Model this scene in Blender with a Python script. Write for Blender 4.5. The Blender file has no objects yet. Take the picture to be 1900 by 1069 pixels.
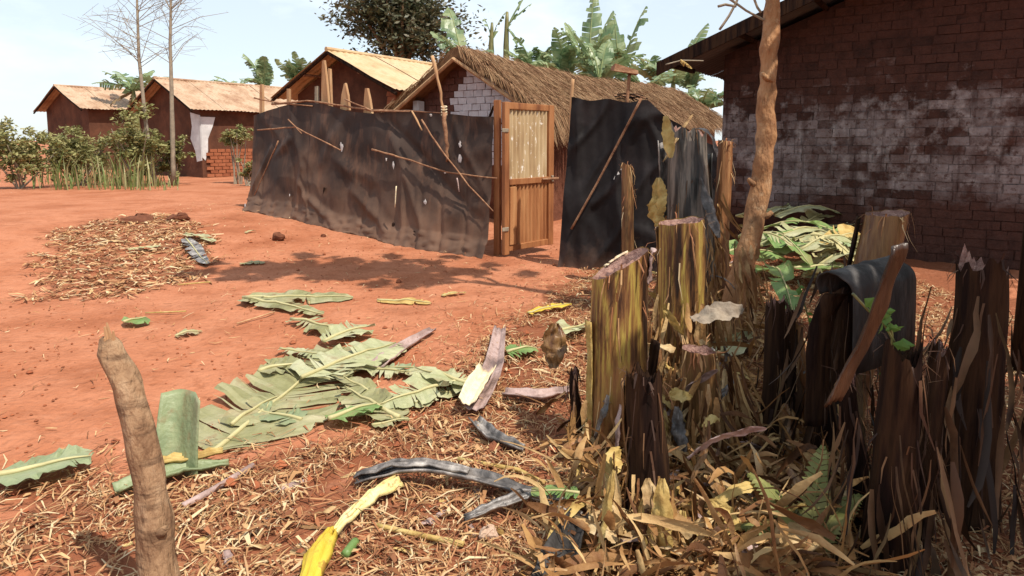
import bpy, math, random
from mathutils import Vector, Matrix, noise
random.seed(11)
R = random.random
def U(a, b): return a + (b - a) * random.random()
V = Vector
sc = bpy.context.scene
COL = sc.collection

# ------------------------------------------------------------------ camera, sky, sun, exposure
F, CX, HORIZON, PITCH, CAMZ = 1200.0, 950.0, 265.0, math.radians(6), 1.42
PY = HORIZON + F * math.tan(PITCH)
cam = bpy.data.cameras.new('camera')
cam.sensor_width = 36; cam.lens = 36 * F / 1900
cam.shift_y = -(534.5 - PY) / 1900
cam.clip_start = 0.05; cam.clip_end = 3000
camo = bpy.data.objects.new('camera', cam); COL.objects.link(camo)
camo.location = (0, 0, CAMZ); camo.rotation_euler = (math.pi / 2 - PITCH, 0, 0)
sc.camera = camo

S = V((0.36, -0.34, 0.868)).normalized()          # towards the sun
world = bpy.data.worlds.new('World'); sc.world = world; world.use_nodes = True
wn = world.node_tree; wn.nodes.clear()
def wnode(t, **k):
    n = wn.nodes.new(t)
    for a, b in k.items(): setattr(n, a, b)
    return n
sky = wnode('ShaderNodeTexSky', sky_type='NISHITA', sun_disc=False)
sky.sun_elevation = math.asin(S.z); sky.sun_rotation = math.atan2(S.x, S.y)
sky.air_density = 1.2; sky.dust_density = 3.0; sky.ozone_density = 1.2; sky.altitude = 1500
wtc = wnode('ShaderNodeTexCoord'); wmap = wnode('ShaderNodeMapping'); wmap.inputs['Scale'].default_value = (1, 1, 2.6)
wnz = wnode('ShaderNodeTexNoise'); wnz.inputs['Scale'].default_value = 3.4; wnz.inputs['Detail'].default_value = 7; wnz.inputs['Roughness'].default_value = .58
wrp = wnode('ShaderNodeValToRGB'); wrp.color_ramp.elements[0].position = .5; wrp.color_ramp.elements[1].position = .78
wrp.color_ramp.elements[0].color = (.54, .54, .54, 1); wrp.color_ramp.elements[1].color = (.9, .9, .9, 1)
wmx = wnode('ShaderNodeMixRGB'); wmx.inputs['Color2'].default_value = (9.2, 10.1, 10.7, 1)
wbg = wnode('ShaderNodeBackground'); wbg.inputs['Strength'].default_value = 0.1
wout = wnode('ShaderNodeOutputWorld')
L = wn.links.new
L(wtc.outputs['Generated'], wmap.inputs['Vector']); L(wmap.outputs[0], wnz.inputs['Vector'])
L(wnz.outputs['Fac'], wrp.inputs['Fac']); L(wrp.outputs['Color'], wmx.inputs['Fac'])
L(sky.outputs[0], wmx.inputs['Color1']); L(wmx.outputs[0], wbg.inputs['Color']); L(wbg.outputs[0], wout.inputs['Surface'])

sun = bpy.data.lights.new('sun', 'SUN'); sun.energy = 4.6; sun.angle = math.radians(.6); sun.color = (1, .93, .82)
suno = bpy.data.objects.new('sun', sun); COL.objects.link(suno)
suno.rotation_euler = S.to_track_quat('Z', 'Y').to_euler()
sc.view_settings.view_transform = 'Standard'; sc.view_settings.look = 'None'
sc.view_settings.exposure = 0.36; sc.view_settings.gamma = 1

# ------------------------------------------------------------------ surveying helpers
def ray(px, py):
    x = (px - CX) / F; y = -(py - PY) / F
    f = V((0, math.cos(PITCH), -math.sin(PITCH))); u = V((0, math.sin(PITCH), math.cos(PITCH)))
    return f + V((1, 0, 0)) * x + u * y
O = V((0, 0, CAMZ))
def at(px, py, Y):
    d = ray(px, py); return O + d * (Y / d.y)
def sstep(a, b, x):
    t = max(0, min(1, (x - a) / (b - a))); return t * t * (3 - 2 * t)
def nz(x, y, z=0.0): return noise.noise(V((x, y, z)))
def gz(x, y):
    z = .31 * sstep(0, 3.2, (y - 8) * .5 - x * .35)
    if y > 30: z += .004 * (y - 30)
    z += .05 * nz(x * .35, y * .35, 3) + .018 * nz(x * 1.3, y * 1.3, 7)
    if y < 14 and abs(x) < 9: z += .016 * nz(x * 4, y * 4, 1) + .011 * nz(x * 9, y * 9, 2) - .016 * max(0, nz(x * 3.1, y * 5.3, 31) - .25) + .008 * abs(nz(x * 6, y * 6, 44))
    return z
def gp(px, py):
    d = ray(px, py); t = 1.0; lo = 0
    while t < 90:
        p = O + d * t
        if p.z < gz(p.x, p.y): break
        lo = t; t *= 1.04
    hi = t
    for _ in range(30):
        m = (lo + hi) / 2; p = O + d * m
        if p.z < gz(p.x, p.y): hi = m
        else: lo = m
    p = O + d * hi; return V((p.x, p.y, gz(p.x, p.y)))
def inpoly(x, y, poly):
    c = False; j = len(poly) - 1
    for i in range(len(poly)):
        a, b = poly[i], poly[j]
        if (a[1] > y) != (b[1] > y) and x < (b[0] - a[0]) * (y - a[1]) / (b[1] - a[1]) + a[0]: c = not c
        j = i
    return c
def pxpoly(pts): return [(p.x, p.y) for p in (gp(*q) for q in pts)]

# ------------------------------------------------------------------ mesh builder
class MB:
    def __init__(s): s.v = []; s.f = []; s.m = []
    def add(s, vs, fs, mi=0):
        o = len(s.v); s.v += [tuple(p) for p in vs]
        for f in fs: s.f.append(tuple(i + o for i in f)); s.m.append(mi)
    def box(s, c, size, M=None, mi=0, jit=0):
        x, y, z = size[0] / 2, size[1] / 2, size[2] / 2
        vs = []
        for i in range(8):
            p = V((x if i & 1 else -x, y if i & 2 else -y, z if i & 4 else -z))
            if jit: p += V((U(-jit, jit), U(-jit, jit), U(-jit, jit)))
            if M: p = M @ p
            vs.append(p + V(c))
        s.add(vs, [(0, 2, 3, 1), (4, 5, 7, 6), (0, 1, 5, 4), (2, 6, 7, 3), (0, 4, 6, 2), (1, 3, 7, 5)], mi)
    def tube(s, pts, rad, n=8, mi=0, wob=0, cap=True):
        pts = [V(p) for p in pts]; rings = []
        up = V((0, 0, 1)); t = (pts[1] - pts[0]).normalized()
        if abs(t.dot(up)) > .9: up = V((1, 0, 0))
        side = t.cross(up).normalized()
        for i, p in enumerate(pts):
            a = pts[max(i - 1, 0)]; b = pts[min(i + 1, len(pts) - 1)]
            t = (b - a).normalized(); side = (side - t * side.dot(t)).normalized(); w = t.cross(side)
            r = rad[i] if isinstance(rad, (list, tuple)) else rad
            ring = []
            for k in range(n):
                an = 2 * math.pi * k / n
                rr = r * (1 + (wob * nz(p.x * 9 + math.cos(an), p.y * 9 + math.sin(an), p.z * 9) if wob else 0))
                ring.append(p + side * math.cos(an) * rr + w * math.sin(an) * rr)
            rings.append(ring)
        vs = [q for r in rings for q in r]; fs = []
        for i in range(len(rings) - 1):
            for k in range(n):
                k2 = (k + 1) % n; fs.append((i * n + k, i * n + k2, (i + 1) * n + k2, (i + 1) * n + k))
        if cap:
            fs.append(tuple(range(n - 1, -1, -1))); e = (len(rings) - 1) * n; fs.append(tuple(e + k for k in range(n)))
        s.add(vs, fs, mi)
    def grid(s, fn, nu, nv, mi=0):
        vs = [fn(i / nu, j / nv) for j in range(nv + 1) for i in range(nu + 1)]
        fs = [(j * (nu + 1) + i, j * (nu + 1) + i + 1, (j + 1) * (nu + 1) + i + 1, (j + 1) * (nu + 1) + i) for j in range(nv) for i in range(nu)]
        s.add(vs, fs, mi)
    def slab(s, quad, th, mi=0):
        a = [V(p) for p in quad]; n = (a[1] - a[0]).cross(a[2] - a[0]).normalized() * th
        vs = a + [p + n for p in a]
        s.add(vs, [(3, 2, 1, 0), (4, 5, 6, 7), (0, 1, 5, 4), (1, 2, 6, 5), (2, 3, 7, 6), (3, 0, 4, 7)], mi)
    def mesh(s, name, mats, smooth=False):
        me = bpy.data.meshes.new(name); me.from_pydata(s.v, [], s.f); me.update()
        for m in (mats if isinstance(mats, (list, tuple)) else [mats]): me.materials.append(m)
        if any(s.m): me.polygons.foreach_set('material_index', s.m)
        if smooth: me.polygons.foreach_set('use_smooth', [True] * len(s.f))
        return me
    def build(s, name, mats, parent=None, smooth=False):
        o = bpy.data.objects.new(name, s.mesh(name, mats, smooth)); COL.objects.link(o)
        if parent:
            o.parent = parent; o.matrix_parent_inverse = Matrix.Translation(parent.location).inverted()
        return o
def tag(o, label=None, cat=None, group=None, kind=None):
    if label: o['label'] = label
    if cat: o['category'] = cat
    if group: o['group'] = group
    if kind: o['kind'] = kind
    return o
def root(name, loc, label, cat, group=None):
    o = bpy.data.objects.new(name, None); o.location = loc; o.empty_display_size = .1; COL.objects.link(o)
    return tag(o, label, cat, group)

# ------------------------------------------------------------------ materials
def mat(name, cols, scale=4, stretch=(1, 1, 1), rough=.85, bump=.3, bscale=None, detail=6, island=0.0, transl=0.0, spec=.25, dist=.02, objrand=0.0, contrast=(.3, .7), bstretch=None, sheen=0):
    m = bpy.data.materials.new(name); m.use_nodes = True; nt = m.node_tree; nt.nodes.clear()
    def n(t, **k):
        q = nt.nodes.new(t)
        for a, b in k.items(): setattr(q, a, b)
        return q
    l = nt.links.new
    out = n('ShaderNodeOutputMaterial'); b = n('ShaderNodeBsdfPrincipled')
    b.inputs['Roughness'].default_value = rough; b.inputs['Specular IOR Level'].default_value = spec
    ge = n('ShaderNodeNewGeometry'); mp = n('ShaderNodeMapping'); mp.inputs['Scale'].default_value = stretch
    l(ge.outputs['Position'], mp.inputs['Vector'])
    no = n('ShaderNodeTexNoise'); no.inputs['Scale'].default_value = scale; no.inputs['Detail'].default_value = detail; no.inputs['Roughness'].default_value = .62
    l(mp.outputs[0], no.inputs['Vector'])
    fac = no.outputs['Fac']
    mr = n('ShaderNodeMapRange'); mr.inputs['From Min'].default_value = contrast[0]; mr.inputs['From Max'].default_value = contrast[1]
    l(fac, mr.inputs['Value']); fac = mr.outputs[0]
    if island or objrand:
        src = ge.outputs['Random Per Island'] if island else n('ShaderNodeObjectInfo').outputs['Random']
        mx = n('ShaderNodeMix'); mx.inputs['Factor'].default_value = island or objrand
        l(fac, mx.inputs['A']); l(src, mx.inputs['B']); fac = mx.outputs['Result']
    rp = n('ShaderNodeValToRGB'); e = rp.color_ramp.elements
    while len(e) < len(cols): e.new(.5)
    for i, c in enumerate(cols): e[i].position = i / (len(cols) - 1) if len(cols) > 1 else 0; e[i].color = (*c, 1)
    l(fac, rp.inputs['Fac']); l(rp.outputs[0], b.inputs['Base Color'])
    if bump:
        nb = n('ShaderNodeTexNoise'); nb.inputs['Scale'].default_value = bscale or scale * 4; nb.inputs['Detail'].default_value = 5
        mb_ = n('ShaderNodeMapping'); mb_.inputs['Scale'].default_value = bstretch or stretch
        l(ge.outputs['Position'], mb_.inputs['Vector']); l(mb_.outputs[0], nb.inputs['Vector'])
        bp = n('ShaderNodeBump'); bp.inputs['Strength'].default_value = bump; bp.inputs['Distance'].default_value = dist
        l(nb.outputs['Fac'], bp.inputs['Height']); l(bp.outputs[0], b.inputs['Normal'])
    if transl:
        tr = n('ShaderNodeBsdfTranslucent'); l(rp.outputs[0], tr.inputs['Color'])
        ms = n('ShaderNodeMixShader'); ms.inputs[0].default_value = transl
        l(b.outputs[0], ms.inputs[1]); l(tr.outputs[0], ms.inputs[2]); l(ms.outputs[0], out.inputs['Surface'])
    else: l(b.outputs[0], out.inputs['Surface'])
    m['ramp'] = rp.name; m['bsdf'] = b.name; m['geo'] = ge.name
    return m
def overlay(m, col, scale, lo, hi, stretch=(1, 1, 1), zband=None, amount=1.0, attr=None, rnd=0.0):
    """a second coat (dust, whitewash, soot) with an outline of its own from noise, optionally favouring a height band"""
    nt = m.node_tree; l = nt.links.new; b = nt.nodes[m['bsdf']]; ge = nt.nodes[m['geo']]
    src = b.inputs['Base Color'].links[0].from_socket
    mp = nt.nodes.new('ShaderNodeMapping'); mp.inputs['Scale'].default_value = stretch; l(ge.outputs['Position'], mp.inputs['Vector'])
    no = nt.nodes.new('ShaderNodeTexNoise'); no.inputs['Scale'].default_value = scale; no.inputs['Detail'].default_value = 7; no.inputs['Roughness'].default_value = .65
    l(mp.outputs[0], no.inputs['Vector']); f = no.outputs['Fac']
    if zband:
        se = nt.nodes.new('ShaderNodeSeparateXYZ'); l(ge.outputs['Position'], se.inputs[0]); z = se.outputs['Z']
        r1 = nt.nodes.new('ShaderNodeMapRange'); r1.inputs['From Min'].default_value = zband[0]; r1.inputs['From Max'].default_value = zband[1]
        r1.inputs['To Min'].default_value = zband[2]; r1.inputs['To Max'].default_value = zband[3]; l(z, r1.inputs['Value'])
        ad = nt.nodes.new('ShaderNodeMath'); ad.operation = 'ADD'; l(f, ad.inputs[0]); l(r1.outputs[0], ad.inputs[1]); f = ad.outputs[0]
        if len(zband) > 4:
            r2 = nt.nodes.new('ShaderNodeMapRange'); r2.inputs['From Min'].default_value = zband[4]; r2.inputs['From Max'].default_value = zband[5]
            r2.inputs['To Min'].default_value = 0; r2.inputs['To Max'].default_value = zband[6]; l(z, r2.inputs['Value'])
            a2 = nt.nodes.new('ShaderNodeMath'); a2.operation = 'ADD'; l(f, a2.inputs[0]); l(r2.outputs[0], a2.inputs[1]); f = a2.outputs[0]
    if attr:
        at_ = nt.nodes.new('ShaderNodeAttribute'); at_.attribute_name = attr
        ad = nt.nodes.new('ShaderNodeMath'); ad.operation = 'MULTIPLY_ADD'; ad.inputs[1].default_value = 1.0
        l(at_.outputs['Fac'], ad.inputs[0]); l(f, ad.inputs[2]); f = ad.outputs[0]
    if rnd:
        oi = nt.nodes.new('ShaderNodeObjectInfo'); ad = nt.nodes.new('ShaderNodeMath'); ad.operation = 'MULTIPLY_ADD'; ad.inputs[1].default_value = rnd
        l(oi.outputs['Random'], ad.inputs[0]); l(f, ad.inputs[2]); sb_ = nt.nodes.new('ShaderNodeMath'); sb_.operation = 'SUBTRACT'; sb_.inputs[1].default_value = rnd / 2; l(ad.outputs[0], sb_.inputs[0]); f = sb_.outputs[0]
    mr = nt.nodes.new('ShaderNodeMapRange'); mr.inputs['From Min'].default_value = lo; mr.inputs['From Max'].default_value = hi; mr.inputs['To Max'].default_value = amount
    l(f, mr.inputs['Value'])
    mx = nt.nodes.new('ShaderNodeMixRGB'); mx.inputs['Color2'].default_value = (*col, 1)
    l(mr.outputs[0], mx.inputs['Fac']); l(src, mx.inputs['Color1']); l(mx.outputs[0], b.inputs['Base Color'])
    return m
M = {}
M['ground'] = mat('laterite', [(.25, .082, .038), (.35, .128, .064), (.42, .17, .092), (.31, .105, .05)], scale=1.1, rough=.95, bump=.8, bscale=22, dist=.035, spec=.1, contrast=(.25, .75))
overlay(M['ground'], (.19, .066, .032), 3.5, .95, 1.35, attr='humus', amount=.85)
overlay(M['ground'], (.24, .078, .034), 14, .54, .68, amount=.6)
overlay(M['ground'], (.20, .065, .03), 2.3, .52, .72, stretch=(.6, 1.5, 1), amount=.55)
overlay(M['ground'], (.46, .21, .125), 5, .58, .72, amount=.5)
M['clod'] = mat('clods', [(.20, .06, .028), (.36, .115, .05), (.13, .05, .028)], scale=20, island=.7, rough=.95, bump=.5)
M['straw'] = mat('straw', [(.08, .035, .018), (.25, .10, .042), (.40, .21, .09), (.55, .37, .18), (.36, .14, .062), (.20, .075, .035), (.46, .25, .115), (.64, .50, .30), (.52, .34, .17)], scale=6, island=.9, rough=.7, bump=0, transl=.15)
M['fibredark'] = mat('dark_fibre', [(.02, .009, .006), (.07, .03, .015), (.16, .08, .035)], scale=6, island=.9, rough=.7, bump=0)
M['dryleaf'] = mat('dry_leaf', [(.16, .08, .035), (.40, .25, .11), (.58, .42, .22), (.68, .54, .34)], scale=9, rough=.65, bump=.35, bscale=50, transl=.2, spec=.3)
M['goldleaf'] = mat('gold_leaf', [(.30, .17, .05), (.52, .36, .12), (.62, .47, .20)], scale=9, rough=.6, bump=.35, bscale=50, transl=.2)
M['greyleaf'] = mat('grey_sheath', [(.13, .085, .075), (.27, .18, .155), (.42, .30, .27), (.2, .12, .10)], scale=5, stretch=(1, 1, 1), rough=.55, bump=.4, bscale=40, spec=.35)
M['silver'] = mat('silver_sheath', [(.025, .022, .02), (.08, .07, .065), (.24, .21, .19), (.52, .47, .42)], scale=9, rough=.4, bump=.3, bscale=40, spec=.5)
M['slate'] = mat('slate_sheath', [(.012, .010, .009), (.036, .032, .030), (.10, .092, .088)], scale=8, stretch=(1, 1, .3), rough=.6, bump=.4, bscale=40, spec=.15)
M['cream'] = mat('cream_sheath', [(.55, .42, .24), (.72, .62, .42), (.62, .40, .26)], scale=9, rough=.5, bump=.2, bscale=40)
M['creamyellow'] = mat('cream_yellow', [(.50, .36, .12), (.68, .55, .24), (.74, .66, .38)], scale=12, rough=.5, bump=.3, bscale=50)
M['yellow'] = mat('yellow_sheath', [(.50, .33, .03), (.66, .47, .05), (.72, .55, .10)], scale=8, rough=.4, bump=.15, bscale=60, transl=.15)
overlay(M['yellow'], (.30, .14, .03), 16, .54, .62, amount=.85); overlay(M['yellow'], (.50, .33, .06), 5, .45, .65, amount=.6); overlay(M['creamyellow'], (.28, .13, .05), 14, .55, .64, amount=.8)
M['leafgreen'] = mat('banana_leaf_fresh', [(.10, .19, .05), (.19, .30, .09), (.28, .38, .15)], scale=4, rough=.45, bump=.25, bscale=60, transl=.25, spec=.4)
M['leafolive'] = mat('banana_leaf_olive', [(.16, .20, .10), (.25, .29, .15), (.34, .36, .21)], scale=5, rough=.5, bump=.3, bscale=40, transl=.15, spec=.4)
M['leafwilt'] = mat('banana_leaf_wilted', [(.14, .12, .055), (.24, .23, .10), (.34, .32, .17), (.42, .37, .23)], scale=3.5, rough=.5, bump=.35, bscale=45, transl=.15, spec=.4, island=.35)
M['leafpale'] = mat('banana_leaf_pale', [(.27, .29, .13), (.40, .40, .22), (.50, .48, .31)], scale=4, rough=.45, bump=.3, bscale=45, transl=.15, spec=.45, island=.35)
for k_ in ('leafwilt', 'leafpale', 'leafgreen', 'leafolive'):
    overlay(M[k_], (.24, .15, .07), 7, .56, .68, amount=.75); overlay(M[k_], (.33, .17, .09), 2.2, .54, .70, amount=.45)
M['leafdark'] = mat('banana_leaf_standing', [(.06, .11, .05), (.12, .19, .085), (.26, .32, .15), (.36, .36, .2)], scale=1.5, rough=.4, bump=.15, bscale=15, transl=.3, spec=.5, island=.4)
M['leafdead'] = mat('banana_leaf_dead', [(.09, .06, .035), (.22, .15, .08), (.36, .26, .14)], scale=3, rough=.75, bump=.2, bscale=20, transl=.2, island=.5)
M['rib'] = mat('midrib', [(.34, .30, .14), (.50, .44, .23)], scale=6, rough=.5, bump=.1)
M['ribdark'] = mat('midrib_green', [(.16, .20, .08), (.28, .30, .13)], scale=6, rough=.5, bump=.1)
def stem_mat(name, cols, **k):
    return mat(name, cols, scale=k.pop('scale', 15), stretch=(1, 1, .09), rough=k.pop('rough', .38), bump=.7, bscale=34, bstretch=(1, 1, .07), dist=.02, spec=k.pop('spec', .4), **k)
M['stemA'] = stem_mat('stem_olive', [(.02, .010, .006), (.11, .048, .018), (.23, .12, .035), (.37, .27, .06), (.19, .085, .03), (.04, .016, .008)], contrast=(.34, .66))
overlay(M['stemA'], (.30, .125, .05), 3, .36, .6, zband=(.05, .55, .28, -.25), amount=.75)
overlay(M['stemA'], (.03, .012, .006), 13, .57, .66, stretch=(1, 1, .35), amount=.9)
overlay(M['stemA'], (.05, .02, .01), 5, .55, .62, stretch=(1.4, 1.4, .12), amount=.9)
M['stemB'] = stem_mat('stem_brown', [(.03, .012, .007), (.12, .052, .02), (.22, .12, .045), (.17, .075, .03), (.07, .03, .014)])
overlay(M['stemB'], (.03, .012, .006), 9, .53, .64, stretch=(1, 1, .2), amount=.85)
M['stemD'] = stem_mat('stem_black', [(.006, .004, .003), (.016, .008, .006), (.042, .021, .011), (.010, .005, .004)], rough=.7, spec=.06)
M['stemG'] = stem_mat('stem_charcoal', [(.008, .008, .008), (.035, .033, .03), (.20, .17, .14), (.015, .014, .012)], rough=.35)  # paler streaks put the stem's highlights into its colour
M['stemR'] = stem_mat('stem_rust', [(.10, .035, .015), (.24, .10, .035), (.40, .22, .09)], rough=.5)
M['stripbrown'] = stem_mat('strip_brown', [(.015, .007, .004), (.045, .02, .01), (.09, .042, .02)])
M['drygrey'] = mat('dry_grey_leaf', [(.14, .105, .075), (.25, .195, .145), (.34, .28, .21)], scale=10, rough=.6, bump=.4, bscale=45)
M['stemgreen'] = stem_mat('stem_green', [(.05, .06, .02), (.16, .15, .05), (.26, .22, .09)])
M['cut'] = mat('cut_face', [(.14, .065, .05), (.27, .15, .12), (.36, .22, .17)], scale=30, rough=.6, bump=.5, bscale=90)
M['bark'] = mat('bark', [(.16, .085, .045), (.28, .165, .09), (.38, .25, .15)], scale=12, stretch=(1, 1, .4), rough=.85, bump=1.0, bscale=36, bstretch=(1, 1, .45), dist=.025)
M['barkorange'] = mat('bark_orange', [(.22, .10, .045), (.34, .17, .075), (.42, .25, .13)], scale=7, stretch=(1, 1, .5), rough=.75, bump=.9, bscale=40, bstretch=(1, 1, .4), dist=.025)
overlay(M['bark'], (.10, .055, .03), 18, .52, .62, stretch=(.4, .4, 2.2), amount=.7); overlay(M['barkorange'], (.14, .07, .035), 9, .5, .62, stretch=(1, 1, .6), amount=.7); overlay(M['barkorange'], (.48, .33, .2), 14, .58, .68, amount=.6)
M['barkgrey'] = mat('bark_grey', [(.20, .16, .12), (.34, .28, .2)], scale=6, rough=.9, bump=.3)
M['stick'] = mat('stick', [(.13, .06, .035), (.26, .13, .07), (.36, .21, .12)], scale=14, rough=.85, bump=.3)
M['plank'] = mat('plank', [(.26, .13, .065), (.42, .24, .12), (.54, .36, .2)], scale=9, stretch=(1, 1, .15), rough=.8, bump=.4, bscale=25, bstretch=(1, 1, .1))
M['gatewood'] = mat('gate_wood', [(.17, .06, .025), (.30, .12, .045), (.38, .17, .07)], scale=10, stretch=(1, 1, .15), rough=.7, bump=.4, bscale=30, bstretch=(1, 1, .1))
M['panelup'] = mat('panel_faded', [(.32, .20, .10), (.47, .34, .19), (.57, .45, .28)], scale=9, stretch=(1, 1, .12), rough=.7, bump=.2)
overlay(M['panelup'], (.88, .84, .76), 22, .60, .64, stretch=(1, 1, .35))
M['panellow'] = mat('panel_rust', [(.24, .09, .033), (.36, .155, .06), (.46, .235, .10)], scale=9, stretch=(1, 1, .12), rough=.75, bump=.2)
M['tarp'] = mat('tarp_black', [(.020, .012, .010), (.038, .024, .019), (.06, .039, .03)], scale=1.6, stretch=(1, 1, .5), rough=.62, bump=.12, bscale=10, spec=.2, contrast=(.3, .7))
overlay(M['tarp'], (.20, .115, .075), 1.1, .40, .80, zband=(.2, 1.6, .22, -.18), amount=.8)
overlay(M['tarp'], (.20, .10, .06), 5, .52, .75, stretch=(1, 1, .25), amount=.6)
M['tarp2'] = mat('tarp_navy', [(.008, .006, .006), (.015, .012, .012), (.028, .022, .022)], scale=3, rough=.6, bump=.15, bscale=12, spec=.15)
overlay(M['tarp2'], (.17, .10, .07), 2.5, .5, .85, zband=(0, .5, .3, -.2), amount=.6)
M['white'] = mat('white_scrap', [(.45, .42, .40), (.66, .63, .60)], scale=20, rough=.7, bump=.2)
M['tin'] = mat('rusty_tin', [(.26, .13, .07), (.36, .22, .13), (.46, .32, .21), (.30, .15, .08)], scale=1.4, stretch=(1, 1, .5), rough=.55, bump=.1, spec=.4)
overlay(M['tin'], (.20, .08, .035), 3, .54, .68, stretch=(1, 1, .3), amount=.7)
M['tinpale'] = mat('ochre_tin', [(.36, .21, .10), (.46, .30, .15), (.52, .37, .21), (.40, .24, .12)], scale=1.6, rough=.5, bump=.1, spec=.4)  # pale ochre tone, the same on both slopes
M['tindark'] = mat('dark_tin', [(.05, .045, .05), (.09, .08, .085), (.12, .10, .10)], scale=1.6, rough=.55, bump=.1)  # one even dark grey tone
M['mud'] = mat('mud_wall', [(.05, .02, .012), (.085, .034, .019), (.12, .05, .027)], scale=2.5, rough=.95, bump=.6, bscale=12)
M['mudbrick'] = mat('mud_mortar', [(.09, .032, .018), (.15, .055, .03), (.2, .08, .045)], scale=6, rough=.95, bump=.6, bscale=20)
M['plaster'] = mat('white_plaster', [(.45, .44, .43), (.66, .66, .65)], scale=3, rough=.9, bump=.3)
M['brickwall'] = mat('brick_whitewashed', [(.028, .014, .011), (.05, .022, .016), (.075, .032, .023), (.04, .018, .013)], scale=7, objrand=.45, rough=.9, bump=.6, bscale=30)
for k_ in ('brickwall', 'wallmortar'):
    if k_ == 'wallmortar': M[k_] = mat('wall_mortar', [(.028, .014, .011), (.05, .022, .016), (.07, .03, .022)], scale=6, rough=.95, bump=.6, bscale=20)
    overlay(M[k_], (.30, .262, .258), 1.8, .44, .76, zband=(.4, .85, -.22, .07, 1.65, 2.3, -.34), amount=.85, rnd=.22)
    overlay(M[k_], (.46, .42, .41), 5, .52, .72, zband=(.5, 1.0, -.2, .02, 1.9, 2.5, -.25), amount=.6)
    overlay(M[k_], (.04, .018, .014), 2.4, .52, .66, stretch=(2.8, 2.8, .22), amount=.85)
    overlay(M[k_], (.06, .025, .018), 17, .55, .64, amount=.75)
M['brickstuff'] = M['brickwall']
M['brickwhite'] = mat('brick_white', [(.42, .37, .37), (.56, .51, .51), (.66, .62, .62)], scale=9, objrand=.4, rough=.9, bump=.6, bscale=25)
M['brickdark'] = mat('brick_sooty', [(.07, .03, .025), (.12, .05, .035), (.17, .07, .05)], scale=9, objrand=.4, rough=.9, bump=.6, bscale=25)
M['brickred'] = mat('brick_red', [(.20, .06, .028), (.30, .10, .045), (.38, .14, .07)], scale=9, objrand=.5, rough=.9, bump=.5, bscale=25)
M['thatch'] = mat('thatch', [(.10, .048, .026), (.20, .10, .05), (.29, .165, .085), (.38, .245, .135), (.22, .115, .058)], scale=2, island=.55, rough=.9, bump=0, transl=.1)
M['thatchcore'] = mat('thatch_core', [(.12, .06, .03), (.22, .12, .055)], scale=14, rough=.95, bump=.6)
M['treeleaf'] = mat('tree_leaf', [(.028, .036, .016), (.06, .068, .03), (.115, .105, .055), (.17, .14, .085)], scale=.7, island=.6, rough=.5, bump=0, transl=.25, spec=.4)
M['shrub'] = mat('shrub_leaf', [(.08, .08, .025), (.18, .18, .06), (.30, .28, .11), (.38, .32, .16)], scale=1.5, island=.6, rough=.6, bump=0, transl=.25)
M['grass'] = mat('grass_blade', [(.09, .14, .03), (.18, .24, .07), (.34, .33, .15), (.42, .36, .2)], scale=2, island=.7, rough=.5, bump=0, transl=.3)
M['fern'] = mat('fern_leaf', [(.10, .12, .03), (.22, .22, .07), (.34, .31, .12)], scale=6, island=.6, rough=.55, bump=0, transl=.25)
M['vine'] = mat('vine_leaf', [(.07, .16, .03), (.15, .26, .06)], scale=6, island=.6, rough=.5, bump=0, transl=.3)
M['rock'] = mat('pale_stone', [(.40, .26, .18), (.55, .40, .30)], scale=15, rough=.9, bump=.5)
M['clodbig'] = mat('dark_clod', [(.10, .035, .018), (.17, .06, .03)], scale=15, rough=.95, bump=.6)

# ------------------------------------------------------------------ ground
LITTER = pxpoly([(0, 905), (235, 890), (430, 880), (560, 850), (700, 800), (800, 740), (850, 680), (900, 630), (960, 592), (1050, 535), (1090, 505), (1240, 480), (1400, 470), (1700, 470), (1900, 480), (1900, 1250), (0, 1250)])
LPATCH = pxpoly([(90, 430), (235, 402), (330, 398), (385, 432), (400, 490), (340, 530), (235, 552), (60, 560)])
def axis(lo, hi, step, far, grow=1.22):
    a = []; x = lo
    while x < hi: a.append(x); x += step
    s = step; up = hi; 
    while up < far: a.append(up); s *= grow; up += s
    a.append(far); s = step; dn = lo - s
    while dn > -far: a.insert(0, dn); s *= grow; dn -= s
    a.insert(0, -far); return a
xs = axis(-6, 6, .07, 900); ys = [y for y in axis(1.2, 13, .07, 1400) if y > -60]
me = bpy.data.meshes.new('ground')
gv = [(x, y, gz(x, y)) for y in ys for x in xs]; nx = len(xs)
me.from_pydata(gv, [], [(j * nx + i, j * nx + i + 1, (j + 1) * nx + i + 1, (j + 1) * nx + i) for j in range(len(ys) - 1) for i in range(nx - 1)])
att = me.attributes.new('humus', 'FLOAT', 'POINT')
hv = []
for x, y, z in gv:
    jx, jy = x + .35 * nz(x * 1.7, y * 1.7, 4) + .12 * nz(x * 6, y * 6, 5), y + .35 * nz(x * 1.7, y * 1.7, 9) + .12 * nz(x * 6, y * 6, 8)
    hv.append((1.0 if inpoly(jx, jy, LITTER) else .62 if inpoly(jx, jy, LPATCH) else 0.0) if 0 < y < 14 and abs(x) < 9 else 0.0)
att.data.foreach_set('value', hv)
me.materials.append(M['ground']); me.polygons.foreach_set('use_smooth', [True] * len(me.polygons)); me.update()
g = bpy.data.objects.new('ground', me); COL.objects.link(g); tag(g, kind='structure')

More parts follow.
